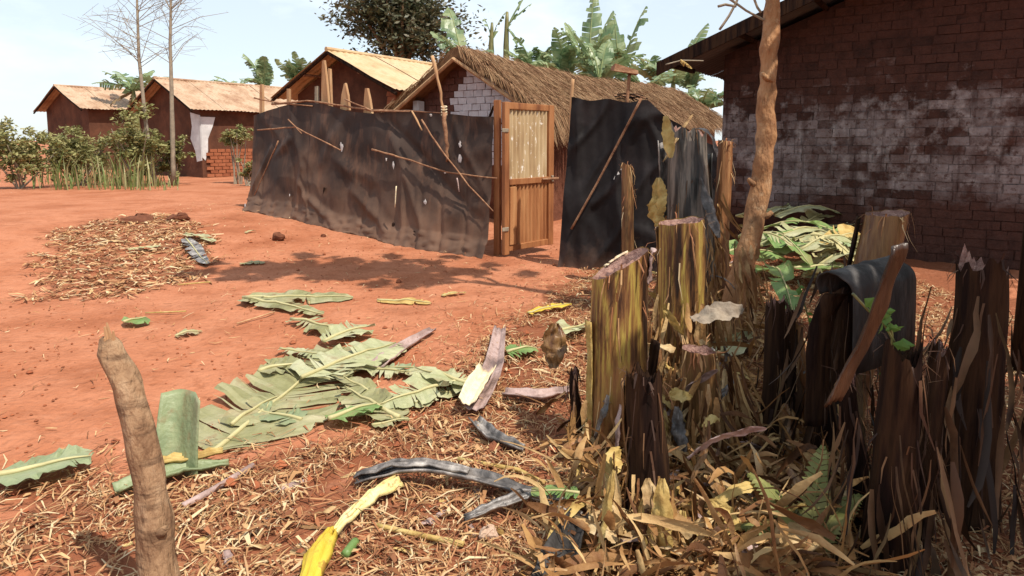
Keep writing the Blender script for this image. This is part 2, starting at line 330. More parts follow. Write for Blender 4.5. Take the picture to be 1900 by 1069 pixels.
# ------------------------------------------------------------------ houses: all share one ridge direction
RD = V((.57, .82, 0)).normalized(); GD = V((.82, -.57, 0)).normalized(); ZU = V((0, 0, 1))
BR = []                                         # a few uneven bricks, unit sized, shared
for k in range(6):
    mb = MB()
    vs = []
    for i in range(8): vs.append(V((.5 if i & 1 else -.5, .5 if i & 2 else -.5, .5 if i & 4 else -.5)) + V((U(-.03, .03), U(-.04, .04), U(-.05, .05))))
    mb.add(vs, [(0, 2, 3, 1), (4, 5, 7, 6), (0, 1, 5, 4), (2, 6, 7, 3), (0, 4, 6, 2), (1, 3, 7, 5)])
    BR.append(mb)
BRM = {}
def brick_mesh(mk):
    if mk not in BRM: BRM[mk] = [b.mesh('brick', M[mk]) for b in BR]
    return random.choice(BRM[mk])
WROT = Matrix((GD, -RD * -1, ZU)).transposed()          # columns GD, RD, Z
def place_brick(parent, p, size, mk):
    o = bpy.data.objects.new('brick', brick_mesh(mk)); COL.objects.link(o)
    o.parent = parent
    o.location = p - parent.location
    o.rotation_euler = (WROT @ Matrix.Rotation(U(-.012, .012), 3, 'Y')).to_euler(); o.scale = size
    return o
def corrugated(mb, a, b, c, d, nrib, amp, nv=2, mi=0, dip=0.0):
    """sheet a-b (eave) to d-c (ridge), ribs running from eave to ridge"""
    a, b, c, d = map(V, (a, b, c, d)); nrm = (b - a).cross(d - a).normalized()
    def fn(u, v):
        p = (a * (1 - u) + b * u) * (1 - v) + (d * (1 - u) + c * u) * v
        return p + nrm * (amp * math.sin(u * nrib * 2 * math.pi) + dip * nz(p.x * 1.4, p.y * 1.4, p.z))
    mb.grid(fn, nrib * 4, nv, mi)
def tin_roof(parent, apex, w, length, drop, ov_f, matk, sheets=6, lift=0.0):
    for sgn in (1, -1):
        for k in range(sheets):
            mb = MB(); t0 = -ov_f + (length + ov_f) * k / sheets; t1 = -ov_f + (length + ov_f) * (k + 1) / sheets + .06
            zz = .012 * (k % 2) + U(0, .01)
            e0 = apex + RD * t0 + GD * w * sgn - ZU * (drop - zz); e1 = apex + RD * t1 + GD * w * sgn - ZU * (drop - zz)
            r0 = apex + RD * t0 + ZU * zz; r1 = apex + RD * t1 + ZU * zz
            if sgn < 0: corrugated(mb, e1, e0, r0, r1, 9, .012, 3, dip=.03)
            else: corrugated(mb, e0, e1, r1, r0, 9, .012, 3, dip=.03)
            mb.build('roof_sheet', matk, parent, True)
    mb = MB(); mb.tube([apex + RD * (-ov_f) + ZU * .01, apex + RD * length + ZU * .01], .05, 8); mb.build('ridge_cap', matk, parent)
    for sgn in (1, -1):
        mb = MB(); a = apex - RD * (ov_f - .04) - ZU * .06; b = a + GD * w * sgn - ZU * drop
        mb.tube([a, b], .035, 6); mb.build('rafter', M['stemD'], parent)  # near black colour stands in for the shadow along the rake
def house_walls(parent, apex, wall_w, length, slope, matk, name='wall', zbot=None):
    """gable and side walls under the roof planes"""
    mb = MB(); a = apex - ZU * .05; e = slope * wall_w
    def P(s, t, z): return V((a.x, a.y, 0)) + GD * s + RD * t + ZU * z
    gz0 = -.2; ze = a.z - e
    v = [P(-wall_w, 0, gz0), P(wall_w, 0, gz0), P(wall_w, 0, ze), P(0, 0, a.z - .03), P(-wall_w, 0, ze),
         P(-wall_w, length, gz0), P(wall_w, length, gz0), P(wall_w, length, ze), P(0, length, a.z - .03), P(-wall_w, length, ze)]
    mb.add(v, [(0, 1, 2, 3, 4), (9, 8, 7, 6, 5), (1, 6, 7, 2), (5, 0, 4, 9)])
    return mb.build(name, matk, parent)

# --- left house with rusty tin roof
apex = at(310, 147, 22)
M['leftwall'] = mat('left_wall', [(.06, .024, .014), (.10, .04, .022), (.15, .06, .032)], scale=2, rough=.95, bump=.5, bscale=10)
h = root('brick_house', V((apex.x, apex.y, .3)), 'low red mud brick house with long rust orange tin roof at left', 'house')
w = 2.18; drop = apex.z - 2.46; slope = drop / w
house_walls(h, apex, 1.9, 5.2, slope, M['leftwall'])
tin_roof(h, apex, w, 5.35, drop, .45, M['tin'], 5)
def wallpt(apex, s, t, z): return V((apex.x, apex.y, 0)) + GD * s + RD * t + ZU * z
mb = MB()                                         # pale plaster patch round the corner
pts = [(1.9, .9), (1.9, 2.35), (1.35, 2.45), (1.42, 2.0), (1.3, 1.6), (1.55, 1.2), (1.62, .85)]
fr = [wallpt(apex, s, -.02, z + .3 - .35) for s, z in pts]; bk = [wallpt(apex, s, .01, z - .05) for s, z in pts]
n = len(pts); mb.add(fr + bk, [tuple(range(n))] + [(i, (i + 1) % n, n + (i + 1) % n, n + i) for i in range(n)])
mb.build('plaster_patch', M['plaster'], h)
mb = MB(); pts = [(0, .9), (0, 2.2), (.5, 2.2), (.4, 1.9), (.22, 1.5), (.2, 1.1), (.1, .8)]
fr = [wallpt(apex, 1.92, t, z + .05) for t, z in pts]; mb.add(fr + [p - GD * .03 for p in fr], [tuple(range(n - 1, -1, -1))] + [(i, (i + 1) % n, n + (i + 1) % n, n + i) for i in range(n)])
mb.build('plaster_patch', M['plaster'], h)
for row in range(8):                              # exposed brick base on the side wall: 20 visible bricks wide
    for k in range(11):
        p = wallpt(apex, 1.915, .25 + k * .27 + (row % 2) * .13, .36 + row * .115)
        o = place_brick(h, p, (.06, .25, .10), 'brickred')

# --- farther tin roof at the left edge
apex = at(120, 160, 27)
h = root('brick_house', V((apex.x, apex.y, .3)), 'distant red brick house with orange roof at far left edge', 'house')
w = 2.3; drop = 1.0; slope = drop / w
house_walls(h, apex, 2.0, 5, slope, M['leftwall']); tin_roof(h, apex, w, 5.2, drop, .4, M['tin'], 5)

# --- middle house
apex = at(640, 97, 14)
h = root('mud_house', V((apex.x, apex.y, .2)), 'dark mud gable house with bright ochre tin roof behind the fence', 'house')
w = 1.95; drop = .92; slope = drop / w
house_walls(h, apex, 1.62, 6, slope, M['mud']); tin_roof(h, apex, w, 6.2, drop, .5, M['tinpale'], 5)
for row in range(14):
    p = wallpt(apex, 1.55, -.12, 1.15 + row * .095); place_brick(h, p, (.26 if row % 2 else .23, .16, .085), 'brickred')
for s in (-.8, .1, .9):
    mb = MB(); mb.tube([wallpt(apex, s, -.46, apex.z - slope * abs(s) - .09), wallpt(apex, s, .1, apex.z - slope * abs(s) - .09)], .03, 6); mb.build('purlin', M['stick'], h)

# --- thatched house
apex = V((-.75, 11.2, 3.0)); th_root = V((apex.x, apex.y, .15))
h = root('thatched_house', th_root, 'long thatched house with whitewashed brick gable behind the gate', 'house')
w = 1.66; drop = 1.07; slope = drop / w; LEN = 9.6
house_walls(h, apex, 1.34, 9.2, slope, M['mudbrick'])
mb = MB()
for sgn in (1, -1):
    def fn(u, v, sgn=sgn):
        p = apex + RD * (-.35 + (LEN + .35) * u) + GD * sgn * w * v - ZU * (drop * v)
        sag = .05 * nz(p.x * .8, p.y * .8, 2) - .10 * math.sin(math.pi * min(1, u * 1.2)) * (1 - v)
        return p + ZU * (sag + .05 * nz(p.x * 4, p.y * 4, 5))
    mb.grid(fn, 60, 12)
    def fn2(u, v, sgn=sgn): return fn(u, v, sgn) - ZU * (.16 - .10 * v)
    mb.grid(fn2, 60, 12)
    mb.grid(lambda u, v, sgn=sgn: fn(0, u, sgn) - ZU * (.16 - .10 * u) * v, 12, 1)
roof = mb.build('thatch_roof', M['thatchcore'], h, True)
mb = MB(); random.seed(5)
for i in range(24000):
    sgn = 1 if R() < .85 else -1
    u = R(); v = R() ** .8 * 1.04; ln = U(.15, .42); wd = U(.003, .008)
    if i % 8 == 0: v = U(.92, 1.05)
    if i % 9 == 0: u = U(-.01, .03)
    p = fn(max(0, min(1, u)), min(1, v), sgn) + ZU * U(.0, .06)
    if R() < .1: p += ZU * U(0, .06)
    d = (GD * sgn * w - ZU * drop).normalized() + RD * U(-.3, .3) + ZU * U(-.08, .1)
    if v > .9:
        d += -ZU * U(0, .9)
        if u < .12: d -= ZU * .8; ln *= U(1, 1.7)
    if u < .02: d += -RD * U(0, .5) - ZU * .3
    d.normalize(); s = RD * wd if R() < .7 else (ZU * wd)
    q = p + d * ln - ZU * .03
    m_ = p + d * ln * .5 + ZU * U(0, .02)
    mb.add([p - s, p + s, m_ + s, m_ - s, q + s * .4, q - s * .4], [(0, 1, 2, 3), (3, 2, 4, 5)])
o = mb.build('thatch_straw', M['thatch'], roof); tag(o, kind='stuff')
for sgn in (1, -1):
    mb = MB(); mb.tube([apex - RD * .38 - ZU * .2, apex - RD * .38 + GD * w * sgn - ZU * (drop + .12)], .035, 6, wob=.4); mb.build('rafter', M['plank'], h)
bh = .115; row = 0; z = 1.1                            # gable bricks
while z < 2.9:
    s = -1.3 + (.1 if row % 2 else 0)
    while s < 1.3:
        ws = U(.18, .22)
        if abs(s + ws / 2) < 1.3 and z + .06 < apex.z - .1 - slope * (abs(s + ws / 2) + .05):
            bare = (s < .12 and z > 2.0 + 1.55 * (s + .5) + .12 * nz(s * 3, z * 3, 1)) or s < -.75 or (s > .85 and z > 1.95) or (s > .95 and R() < .5)
            p = wallpt(apex, s + ws / 2, .034 + U(-.006, .006), z)
            place_brick(h, p, (ws - .012, .1, bh - .012), 'brickdark' if bare else 'brickwhite')
        s += ws
    z += bh; row += 1
mb = MB(); mb.box(wallpt(apex, -1.05, -.12, 1.6), (.16, .12, 1.1), WROT, jit=.015); mb.build('door_jamb', M['plaster'], h)
mb = MB(); mb.box(wallpt(apex, -.85 - .4, -.06, 1.2), (.02, .02, .02), WROT)
# soot mark shaped like an A on the gable: two thin charcoal strokes left as shallow timber braces
for s0, z0, s1, z1 in ((.42, 1.62, .62, 2.02), (.62, 2.02, .76, 1.72)):
    mb = MB(); mb.tube([wallpt(apex, s0, -.1, z0), wallpt(apex, s1, -.1, z1)], .022, 5, wob=.3); mb.build('brace', M['stemD'], h)
# bundle lying on thatch
p = fn(.42, .62, 1)
b_ = root('twig_bundle', p, 'dark bundle of twigs lying on the thatched roof', 'twigs')
for i in range(16):
    mb = MB(); a = p + V((U(-.25, .2), U(-.15, .15), .04 + U(0, .1))); d = (GD * .5 + RD * .8 - ZU * .2 + V((U(-.5, .5), U(-.5, .5), U(-.1, .2)))).normalized() * U(.25, .5)
    mb.tube([a, a + d * .5 + ZU * .03, a + d], .014, 5, wob=.3); mb.build('twig', M['stemD'] if i % 3 else M['stick'], b_)

# --- right building: whitewashed brick gable, dark tin roof
corner = V((2.92, 9.05, 0)); RW = 3.0
P1z = 2.43; rs = .39
rapex = V((corner.x, corner.y, 0)) + GD * RW + ZU * (P1z + .6 * rs + RW * rs)
h = root('brick_building', corner + GD * RW, 'large brick building with flaking whitewash and dark overhanging roof at right', 'building')
h_loc = h.location
house_walls(h, rapex, RW, 6.5, rs, M['wallmortar'])
tin_roof(h, rapex + ZU * .04, RW + .6, 6.6, (RW + .6) * rs, .85, M['tindark'], 7)
mb = MB(); mb.slab([rapex - RD * .86 - GD * (RW + .62) - ZU * ((RW + .62) * rs + .12), rapex - RD * .86 - ZU * .12, rapex - RD * .86 + ZU * .05, rapex - RD * .86 - GD * (RW + .62) - ZU * ((RW + .62) * rs - .05)], .03); mb.build('barge_board', M['stemD'], h)
mb = MB(); mb.slab([rapex - RD * .86 + GD * (RW + .62) - ZU * ((RW + .62) * rs + .12), rapex - RD * .86 - ZU * .12, rapex - RD * .86 + ZU * .05, rapex - RD * .86 + GD * (RW + .62) - ZU * ((RW + .62) * rs - .05)], .03); mb.build('barge_board', M['stemD'], h)
for k in range(5):
    mb = MB(); s = -RW - .45 + k * .85
    zz = rapex.z - rs * abs(s) - .06; a0 = V((rapex.x, rapex.y, 0)) + GD * s - RD * .8 + ZU * zz; mb.tube([a0, a0 + RD * .85], .035, 6); mb.build('purlin', M['stemD'], h)
bricks = []; z = .06; row = 0
while z < 3.6:
    s = -RW + (.0 if row % 2 else -.09) + .02
    while s < RW:
        ws = U(.185, .225); e0 = max(s, -RW); e1 = min(s + ws, RW)
        if e1 - e0 > .06 and z + .05 < rapex.z - .08 - rs * abs((e0 + e1) / 2):
            bricks.append(((e0 + e1) / 2, z, e1 - e0))
        s += ws
    z += .106; row += 1
vis = [b for b in bricks if b[0] < .62 and b[1] > .62]; vis.sort(key=lambda b: abs(b[1] - 1.75) * 1.0 + max(0, b[0] + .8) * .8)
chosen = set(vis[:298]); rest = MB()
for b in bricks:
    p = V((rapex.x, rapex.y, 0)) + GD * b[0] + RD * (.042 + U(-.010, .006)) + ZU * b[1]
    size = (b[2] - .004 - U(0, .010), .1, .106 - .003 - U(0, .010))
    if b in chosen: place_brick(h, p, size, 'brickwall')
    else: rest.box(p, size, WROT, jit=.006)
o = rest.build('brick_courses', M['brickstuff'], h); tag(o, kind='stuff')

# ------------------------------------------------------------------ tarpaulin fence
A = gp(478, 388); B = gp(922, 473); FD = V((B.x - A.x, B.y - A.y, 0)); FL = FD.length; FD.normalize()
FN = V((FD.y, -FD.x, 0));  FN = FN if FN.dot(V((0, -1, 0))) > 0 else -FN
def on_fence(px, py, off=0.0):
    d = ray(px, py); b = A + FN * off
    t = (b - O).dot(FN) / d.dot(FN); return O + d * t
tops = [(478, 214), (520, 198), (565, 189), (605, 193), (650, 207), (695, 211), (755, 203), (800, 208), (830, 211), (880, 216), (922, 217)]
TU = []
for q in tops:
    p = on_fence(*q); TU.append(((V((p.x, p.y, 0)) - V((A.x, A.y, 0))).dot(FD) / FL, p.z))
TU[0] = (0.0, TU[0][1]); TU[-1] = (1.0, TU[-1][1])
def topz(u):
    for (a, za), (b, zb) in zip(TU, TU[1:]):
        if u <= b: t = (u - a) / (b - a); return za + (zb - za) * t
    return TU[-1][1]
FOLDS = [(.20, .98, .28, .45, .05, .05), (.28, .45, .25, .05, .05, .06), (.10, .62, .0, .12, .06, .05), (.22, .70, .13, .55, .03, .06), (.60, .97, .97, .25, -.045, .07), (.62, .95, .80, .1, .035, .05), (.40, .60, .62, .42, .03, .09), (.50, .35, .66, .08, .05, .07), (.86, .95, .99, .45, .035, .05), (.30, .22, .45, .04, .05, .05), (.28, .3, .33, .05, .05, .03), (.70, .5, .72, .05, .04, .04), (.76, .45, .79, .04, .03, .035), (.05, .95, .20, .60, .025, .06), (.46, .95, .36, .5, .03, .08)]
def tarp_pt(u, v):
    uu = max(0, min(1, u)); p = V((A.x, A.y, 0)) + FD * FL * u
    zb = gz(p.x, p.y) + .0 + .03 * nz(u * 30, 1, 1); z = zb + (topz(uu) - zb) * v
    x = u * FL
    off = .20 * (1 - v) ** 1.3
    off += .06 * nz(x * .9, v * .9, 2) + .03 * (1.05 - v) * nz(x * 1.9 + v * .7, v * .5, 5) + .008 * (1 - v) * nz(x * 6.5, v * .6, 15)
    for (u0, v0, u1, v1, hh, ww) in FOLDS:
        du, dv = (u1 - u0) * FL, (v1 - v0) * 1.6; l2 = du * du + dv * dv; tt = ((u - u0) * FL * du + (v - v0) * 1.6 * dv) / l2; tc = max(0, min(1, tt))
        dd = math.hypot((u - u0) * FL - du * tc, (v - v0) * 1.6 - dv * tc); off += hh * math.exp(-(dd / ww) ** 2) * (.4 + .6 * math.sin(math.pi * min(1, max(0, tc * .9 + .08))))
    if u > .305: off += .014 + .01 * nz(3, v * 6, 1)
    c = abs(nz(x * .9 + v * 1.7, x * .25 - v * 1.2, 11)); off += .022 * (1 - min(1, c * 4))
    c = abs(nz(x * .8 - v * 2.0, x * .4 + v * .6, 23)); off += .016 * (1 - min(1, c * 4))
    c = abs(nz(x * 2.6, v * .7, 41)); off -= .03 * (1 - v) * (1 - min(1, c * 6))
    off += .004 * nz(x * 9, v * 9, 6)
    if v < .12: off += .05 * abs(nz(x * 5, v * 30, 3)) + (.12 - v) * .6
    return p + FN * off + ZU * z
fence = root('tarpaulin_fence', V((A.x, A.y, A.z)), 'long dusty black tarpaulin fence on sticks left of the gate', 'fence')
mb = MB(); mb.grid(lambda u, v: tarp_pt(u, v), 220, 60)
mb.build('tarpaulin', M['tarp'], fence, True)
mb = MB()                                          # return round the left end
bd = V((.25, 1, 0)).normalized()
def ret(u, v):
    p = tarp_pt(0, v); q = p + bd * 1.9 * u - FN * 0
    q += V((-1, .2, 0)) * (.10 * math.sin(math.pi * min(1, u * 1.2)) * (1 - v) + .05 * nz(u * 4, v * 2, 9) * min(1, u * 6)); return q
mb.grid(ret, 24, 30); mb.build('tarpaulin_end', M['tarp'], fence, True)
mb = MB(); q = gp(470, 384)                        # rolled hem bunched at the corner
def roll(u, v):
    a = v * 2 * math.pi; rr = .10 * (1 + .35 * nz(u * 3, math.cos(a) * 1.5, math.sin(a) * 1.5)) * (1 - .75 * u)
    return q + V((math.cos(a) * rr, math.sin(a) * rr, .0 + u * .55)) + V((.03 * u, 0, 0))
mb.grid(roll, 14, 16); mb.build('rolled_hem', M['greyleaf'], fence, True)
def stick(parent, pxs, r, off=.10, name='rail', m='stick', n=6, offs=None):
    pts = [on_fence(a, b, off if offs is None else offs[i]) for i, (a, b) in enumerate(pxs)]; full = []
    for a, b in zip(pts, pts[1:]):
        for k in range(4): full.append(a.lerp(b, k / 4) + V((U(-1, 1), U(-1, 1), U(-1, 1))) * r * .35)
    full.append(pts[-1]); mb = MB(); mb.tube(full, [r * (.95 - .35 * i / len(full)) for i in range(len(full))], n, wob=.5); return mb.build(name, M[m], parent, True)
stick(fence, [(472, 182), (520, 192), (580, 197)], .014, .06); stick(fence, [(505, 193), (570, 187), (640, 197), (705, 207)], .018, .05)
stick(fence, [(640, 184), (690, 206), (760, 207)], .014, .07); stick(fence, [(690, 204), (760, 206), (830, 211)], .013, .05)
stick(fence, [(478, 242), (548, 236), (632, 279)], .014, .24); stick(fence, [(535, 222), (560, 248)], .010, .25); stick(fence, [(690, 277), (740, 291), (830, 320), (922, 331)], .015, .17)
stick(fence, [(765, 207), (783, 242)], .014, .13, 'brace', 'plank'); stick(fence, [(782, 222), (820, 280), (870, 345), (915, 392)], .013, .19, 'brace')
tall_post = stick(fence, [(803, 104), (815, 160), (824, 212)], .026, .08, 'post', 'plank'); stick(fence, [(824, 208), (829, 260), (830, 300)], .03, .12, 'post', 'stick')
stick(fence, [(516, 262), (495, 310), (472, 362)], .012, .27, 'brace')
stick(fence, [(735, 345), (733, 385)], .010, .28, 'tie', 'cream'); stick(fence, [(848, 330), (852, 356)], .010, .22, 'tie', 'greyleaf')
# wrapping cord on tall pole
for k in range(4):
    p = on_fence(824, 198 + k * 5, .08); mb = MB(); mb.tube([p + V((math.cos(a) * .036, math.sin(a) * .036, .01 * math.sin(a))) for a in [i * math.pi / 5 for i in range(11)]], .007, 5); mb.build('cord', M['cream'], tall_post)
def board(parent, px, ytop, ybot, wpx, off, tip=1.0, m='plank', name='picket', lean=0):
    a = on_fence(px, ybot, off); b = on_fence(px + lean, ytop, off); wd = wpx / F * a.y / 2
    mb = MB(); th = .02; s = FD * wd
    vs = []
    for p, k in ((a, 1), (a.lerp(b, .55), .95 if tip > .5 else .7), (b, tip)):
        for o_ in (-FN * th, FN * th): vs += [p - s * k + o_ + ZU * U(-.01, .01), p + s * k + o_]
    mb.add(vs, [(2, 3, 7, 6), (6, 7, 11, 10), (1, 0, 4, 5), (5, 4, 8, 9), (0, 2, 6, 4), (4, 6, 10, 8), (3, 1, 5, 7), (7, 5, 9, 11), (8, 10, 11, 9), (0, 1, 3, 2)])
    return mb.build(name, M[m], parent)
board(fence, 486, 157, 214, 9, -.05, .8); board(fence, 536, 165, 200, 7, -.05, .9); board(fence, 588, 160, 205, 7, -.05, .9, m='barkgrey')
board(fence, 605, 112, 200, 20, -.05, .25, lean=-4); board(fence, 612, 128, 200, 12, -.10, .4); board(fence, 641, 155, 205, 24, -.06, .12); board(fence, 684, 164, 214, 22, -.06, .25, lean=-3)
board(fence, 923, 186, 476, 13, .03, 1, m='gatewood', name='post')
for (px, py, a, b) in ((644, 272, 5, 9), (742, 306, 4, 7), (728, 296, 3, 4), (863, 268, 4, 6), (862, 294, 5, 12), (807, 373, 4, 5), (799, 213, 4, 4), (836, 320, 3, 3), (480, 379, 4, 4), (555, 362, 2, 3)):
    p = on_fence(px, py, 0); u = (V((p.x, p.y, 0)) - V((A.x, A.y, 0))).dot(FD) / FL; zb = gz(p.x, p.y)
    v = max(.04, (p.z - zb) / (topz(max(0, min(1, u))) - zb)); c = tarp_pt(u, v) + FN * .012; sx = a / F * c.y; sz = b / F * c.y
    mb = MB(); k = 9; vs = [c + FN * .006] + [c + FD * sx * math.cos(i * 2 * math.pi / k) * U(.35, 1.25) + ZU * sz * math.sin(i * 2 * math.pi / k) * U(.35, 1.25) for i in range(k)]
    mb.add(vs, [(0, i + 1, (i + 1) % k + 1) for i in range(k)]); mb.build('torn_patch', M['white'], fence)
for px, py in ((748, 410), (790, 425), (618, 345)):     # torn slits: dark flaps hanging open
    p = on_fence(px, py, 0); u = (V((p.x, p.y, 0)) - V((A.x, A.y, 0))).dot(FD) / FL; zb = gz(p.x, p.y); v = max(.05, (p.z - zb) / (topz(u) - zb)); c = tarp_pt(u, v) + FN * .015
    mb = MB(); mb.add([c, c + FD * .035 - ZU * .02, c - ZU * .13 + FN * .03, c - ZU * .02 - FD * .02], [(0, 1, 2), (0, 2, 3)]); mb.build('torn_flap', M['stemD'], fence)

# ------------------------------------------------------------------ gate
GA = gp(934, 477); GB = gp(1024, 463); gd = V((GB.x - GA.x, GB.y - GA.y, 0)); GW = gd.length; gd.normalize(); gn = V((gd.y, -gd.x, 0)); GH = 1.87
gate = root('wooden_gate', GA, 'narrow wooden gate with faded corrugated panels standing ajar', 'gate')
ROTG = Matrix((gd, -gn, ZU)).transposed(); gz0 = GA.z + .02
def gbox(name, s0, s1, z0, z1, th, off, m, par=None):
    mb = MB(); mb.box(V((GA.x, GA.y, 0)) + gd * (s0 + s1) / 2 + gn * off + ZU * (gz0 + (z0 + z1) / 2), (s1 - s0, th, z1 - z0), ROTG, jit=.004); o = mb.build(name, M[m], par or gate)
    bv = o.modifiers.new('b', 'BEVEL'); bv.width = .006; bv.segments = 2; return o
stile = gbox('stile', 0, .085, 0, GH, .05, 0, 'gatewood'); gbox('stile', GW - .10, GW, .03, GH - .01, .05, 0, 'gatewood')
gbox('top_rail', .087, GW - .102, GH - .085, GH - .005, .044, 0, 'gatewood'); gbox('middle_rail', .087, GW - .102, .86, .935, .044, .004, 'gatewood'); gbox('bottom_rail', .087, GW - .102, .04, .115, .044, 0, 'gatewood')
def panel(name, z0, z1, m):
    mb = MB()
    def fn(u, v):
        s = .07 + (GW - .155) * u; z = z0 + (z1 - z0) * v
        return V((GA.x, GA.y, 0)) + gd * s + gn * (-.004 + .016 * math.sin(u * 11 * 2 * math.pi) + .006 * nz(u * 3, v * 4, 2)) + ZU * (gz0 + z)
    mb.grid(fn, 132, 8); mb.build(name, M[m], gate, True)
panel('upper_panel', .92, GH - .06, 'panelup'); panel('lower_panel', .09, .88, 'panellow')
lt = gbox('latch', GW - .26, GW + .07, .90, .925, .02, .045, 'stick'); st_ = gbox('latch_staple', GW - .06, GW - .03, .87, .95, .03, .035, 'barkgrey', lt)
gbox('batten', .088, .2, .12, .84, .02, .026, 'panellow')
for z in (.3, 1.5): gbox('hinge', -.05, .06, z, z + .05, .012, .032, 'barkgrey', stile)

# ------------------------------------------------------------------ dark tarpaulin right of the gate
path = [gp(1038, 492), at(1110, 300, 7.2), at(1188, 300, 6.95), at(1262, 300, 6.75), at(1345, 300, 6.6)]
path = [V((p.x, p.y, 0)) for p in path]; tz = [1.93, 1.90, 1.87, 1.58, 1.35]
tf = root('tarpaulin_screen', gp(1038, 492), 'blue black tarpaulin screen between the gate and the banana stumps', 'screen')
def t2(u, v):
    k = min(3, int(u * 4)); t = u * 4 - k; p = path[k].lerp(path[k + 1], t); zt = tz[k] + (tz[k + 1] - tz[k]) * t
    z = -.02 + (zt + .02) * v
    off = .07 * nz(u * 5, v * 2, 3) + .05 * nz(u * 14 + v * 2, v, 8) * (1 - v * .5) + .08 * (1 - v) + .035 * (1 - min(1, abs(nz(u * 4 - v * 2, v * 2 + u, 17)) * 5)) + .03 * (1 - min(1, abs(nz(u * 3 + v * 1.5, v * 2 - u, 27)) * 5))
    p = p + V((.13 * v * (1 - u), 0, 0))
    return p + V((-.25, -.95, 0)) * off + ZU * (z - .03 * math.sin(u * 4 * math.pi) ** 2 * v)
mb = MB(); mb.grid(t2, 110, 50); mb.build('tarpaulin', M['tarp2'], tf, True)
mb = MB(); mb.grid(lambda u, v: t2(0, v) + V((.35, .95, 0)) * u * .12, 3, 40); mb.build('tarpaulin_return', M['tarp2'], tf, True)
def tube_px(parent, pxs, Ys, r, name, m, n=7, wob=.25, sub=4):
    pts = [at(a, b, y) for (a, b), y in zip(pxs, Ys)]; full = []; rr = []
    for i, (a, b) in enumerate(zip(pts, pts[1:])):
        for k in range(sub):
            t = k / sub; full.append(a.lerp(b, t)); r0 = r[i] if isinstance(r, (list, tuple)) else r; r1 = r[i + 1] if isinstance(r, (list, tuple)) else r; rr.append(r0 + (r1 - r0) * t)
    full.append(pts[-1]); rr.append(r[-1] if isinstance(r, (list, tuple)) else r)
    mb = MB(); mb.tube(full, rr, n, wob=wob); return mb.build(name, M[m], parent, True)
tube_px(tf, [(1190, 182), (1150, 260), (1105, 345), (1060, 425)], [6.8, 6.95, 7.05, 7.15], .013, 'pole', 'stick')
tube_px(tf, [(1168, 138), (1163, 195), (1160, 300)], [7.2, 7.2, 7.2], .02, 'post', 'stick'); tube_px(tf, [(1063, 147), (1060, 192), (1058, 300)], [7.5, 7.5, 7.5], .02, 'post', 'plank')
mb = MB(); c = at(1160, 131, 7.2)
mb.box(c, (.27, .16, .06), Matrix.Rotation(.2, 3, 'Y'), jit=.015); mb.build('flat_board', M['stick'], tf)
for k in range(3):
    p = t2(.32 + .02 * k, .55 + .03 * k); mb = MB(); mb.add([p + V((0, -.02, 0)), p + V((.03, -.025, .01)), p + V((.015, -.02, .04))], [(0, 1, 2)]); mb.build('torn_patch', M['white'], tf)
# white sack just inside the gate
c = gp(1040, 398); mb = MB(); c = V((c.x, c.y, c.z))
def sackf(u, v):
    a = u * 2 * math.pi; r = .21 * (math.sin(math.pi * min(.98, .12 + v * .86)) ** .5) * (1 + .15 * nz(math.cos(a) * 2, math.sin(a) * 2, v * 4))
    return c + V((math.cos(a) * r, math.sin(a) * r * .8, v * .52))
mb.grid(sackf, 20, 14); sk = root('sack', c, 'white woven sack standing just behind the open gate', 'sack'); mb.build('bag', M['white'], sk, True)
mb = MB(); mb.tube([c + V((math.cos(a) * .1, math.sin(a) * .085, .49)) for a in [i * math.pi / 6 for i in range(13)]], .012, 5); mb.build('tie', M['stemD'], sk)

# ------------------------------------------------------------------ vegetation makers
def crown_mesh(mb, c, rad, nclump, per, size, flat=.6, shell=.55, mi=0):
    c = V(c)
    for k in range(nclump):
        d = V((random.gauss(0, 1), random.gauss(0, 1), random.gauss(0, 1))).normalized(); q = U(shell, 1) if R() < .8 else U(.1, shell)
        q *= 1 + .22 * nz(d.x * 2 + c.x, d.y * 2, d.z * 2)
        cc = c + V((d.x * rad[0], d.y * rad[1], d.z * rad[2])) * q; cr = U(.12, .24) * min(rad)
        for i in range(per):
            p = cc + V((random.gauss(0, 1), random.gauss(0, 1), random.gauss(0, .7))) * cr * .75
            a = V((U(-1, 1), U(-1, 1), U(-.6, .6))).normalized(); b = a.cross(V((U(-1, 1), U(-1, 1), U(.2, 1)))).normalized()
            s = size * U(.6, 1.3)
            mb.add([p - a * s, p + b * s * .42, p + a * s, p - b * s * .42], [(0, 1, 2, 3)], mi)
def limbs(mb, base, top, crown_c, rad, r, n=7):
    base, top = V(base), V(top); m_ = base.lerp(top, .5) + V((U(-.05, .05), U(-.05, .05), 0))
    mb.tube([base - ZU * .1, base.lerp(m_, .5), m_, top], [r * 1.25, r, r * .85, r * .6], 8, wob=.2)
    for k in range(n):
        d = V((U(-1, 1), U(-1, 1), U(-.2, 1))).normalized(); e = V(crown_c) + V((d.x * rad[0], d.y * rad[1], d.z * rad[2])) * .8
        s = m_.lerp(top, U(.5, 1)); mid = s.lerp(e, .5) + ZU * U(0, .1) * rad[2]
        mb.tube([s, mid, e], [r * .42, r * .28, r * .08], 6)
def tree(name, base, top, cc, rad, r, label, nclump, per, size, leaf='treeleaf', bark='bark', cat='tree', group=None, shell=.5):
    o = root(name, base, label, cat, group); mb = MB(); limbs(mb, base, top, cc, rad, r); mb.build('trunk', M[bark], o, True)
    mb = MB(); crown_mesh(mb, cc, rad, nclump, per, size, shell=shell); mb.build('crown', M[leaf], o); return o
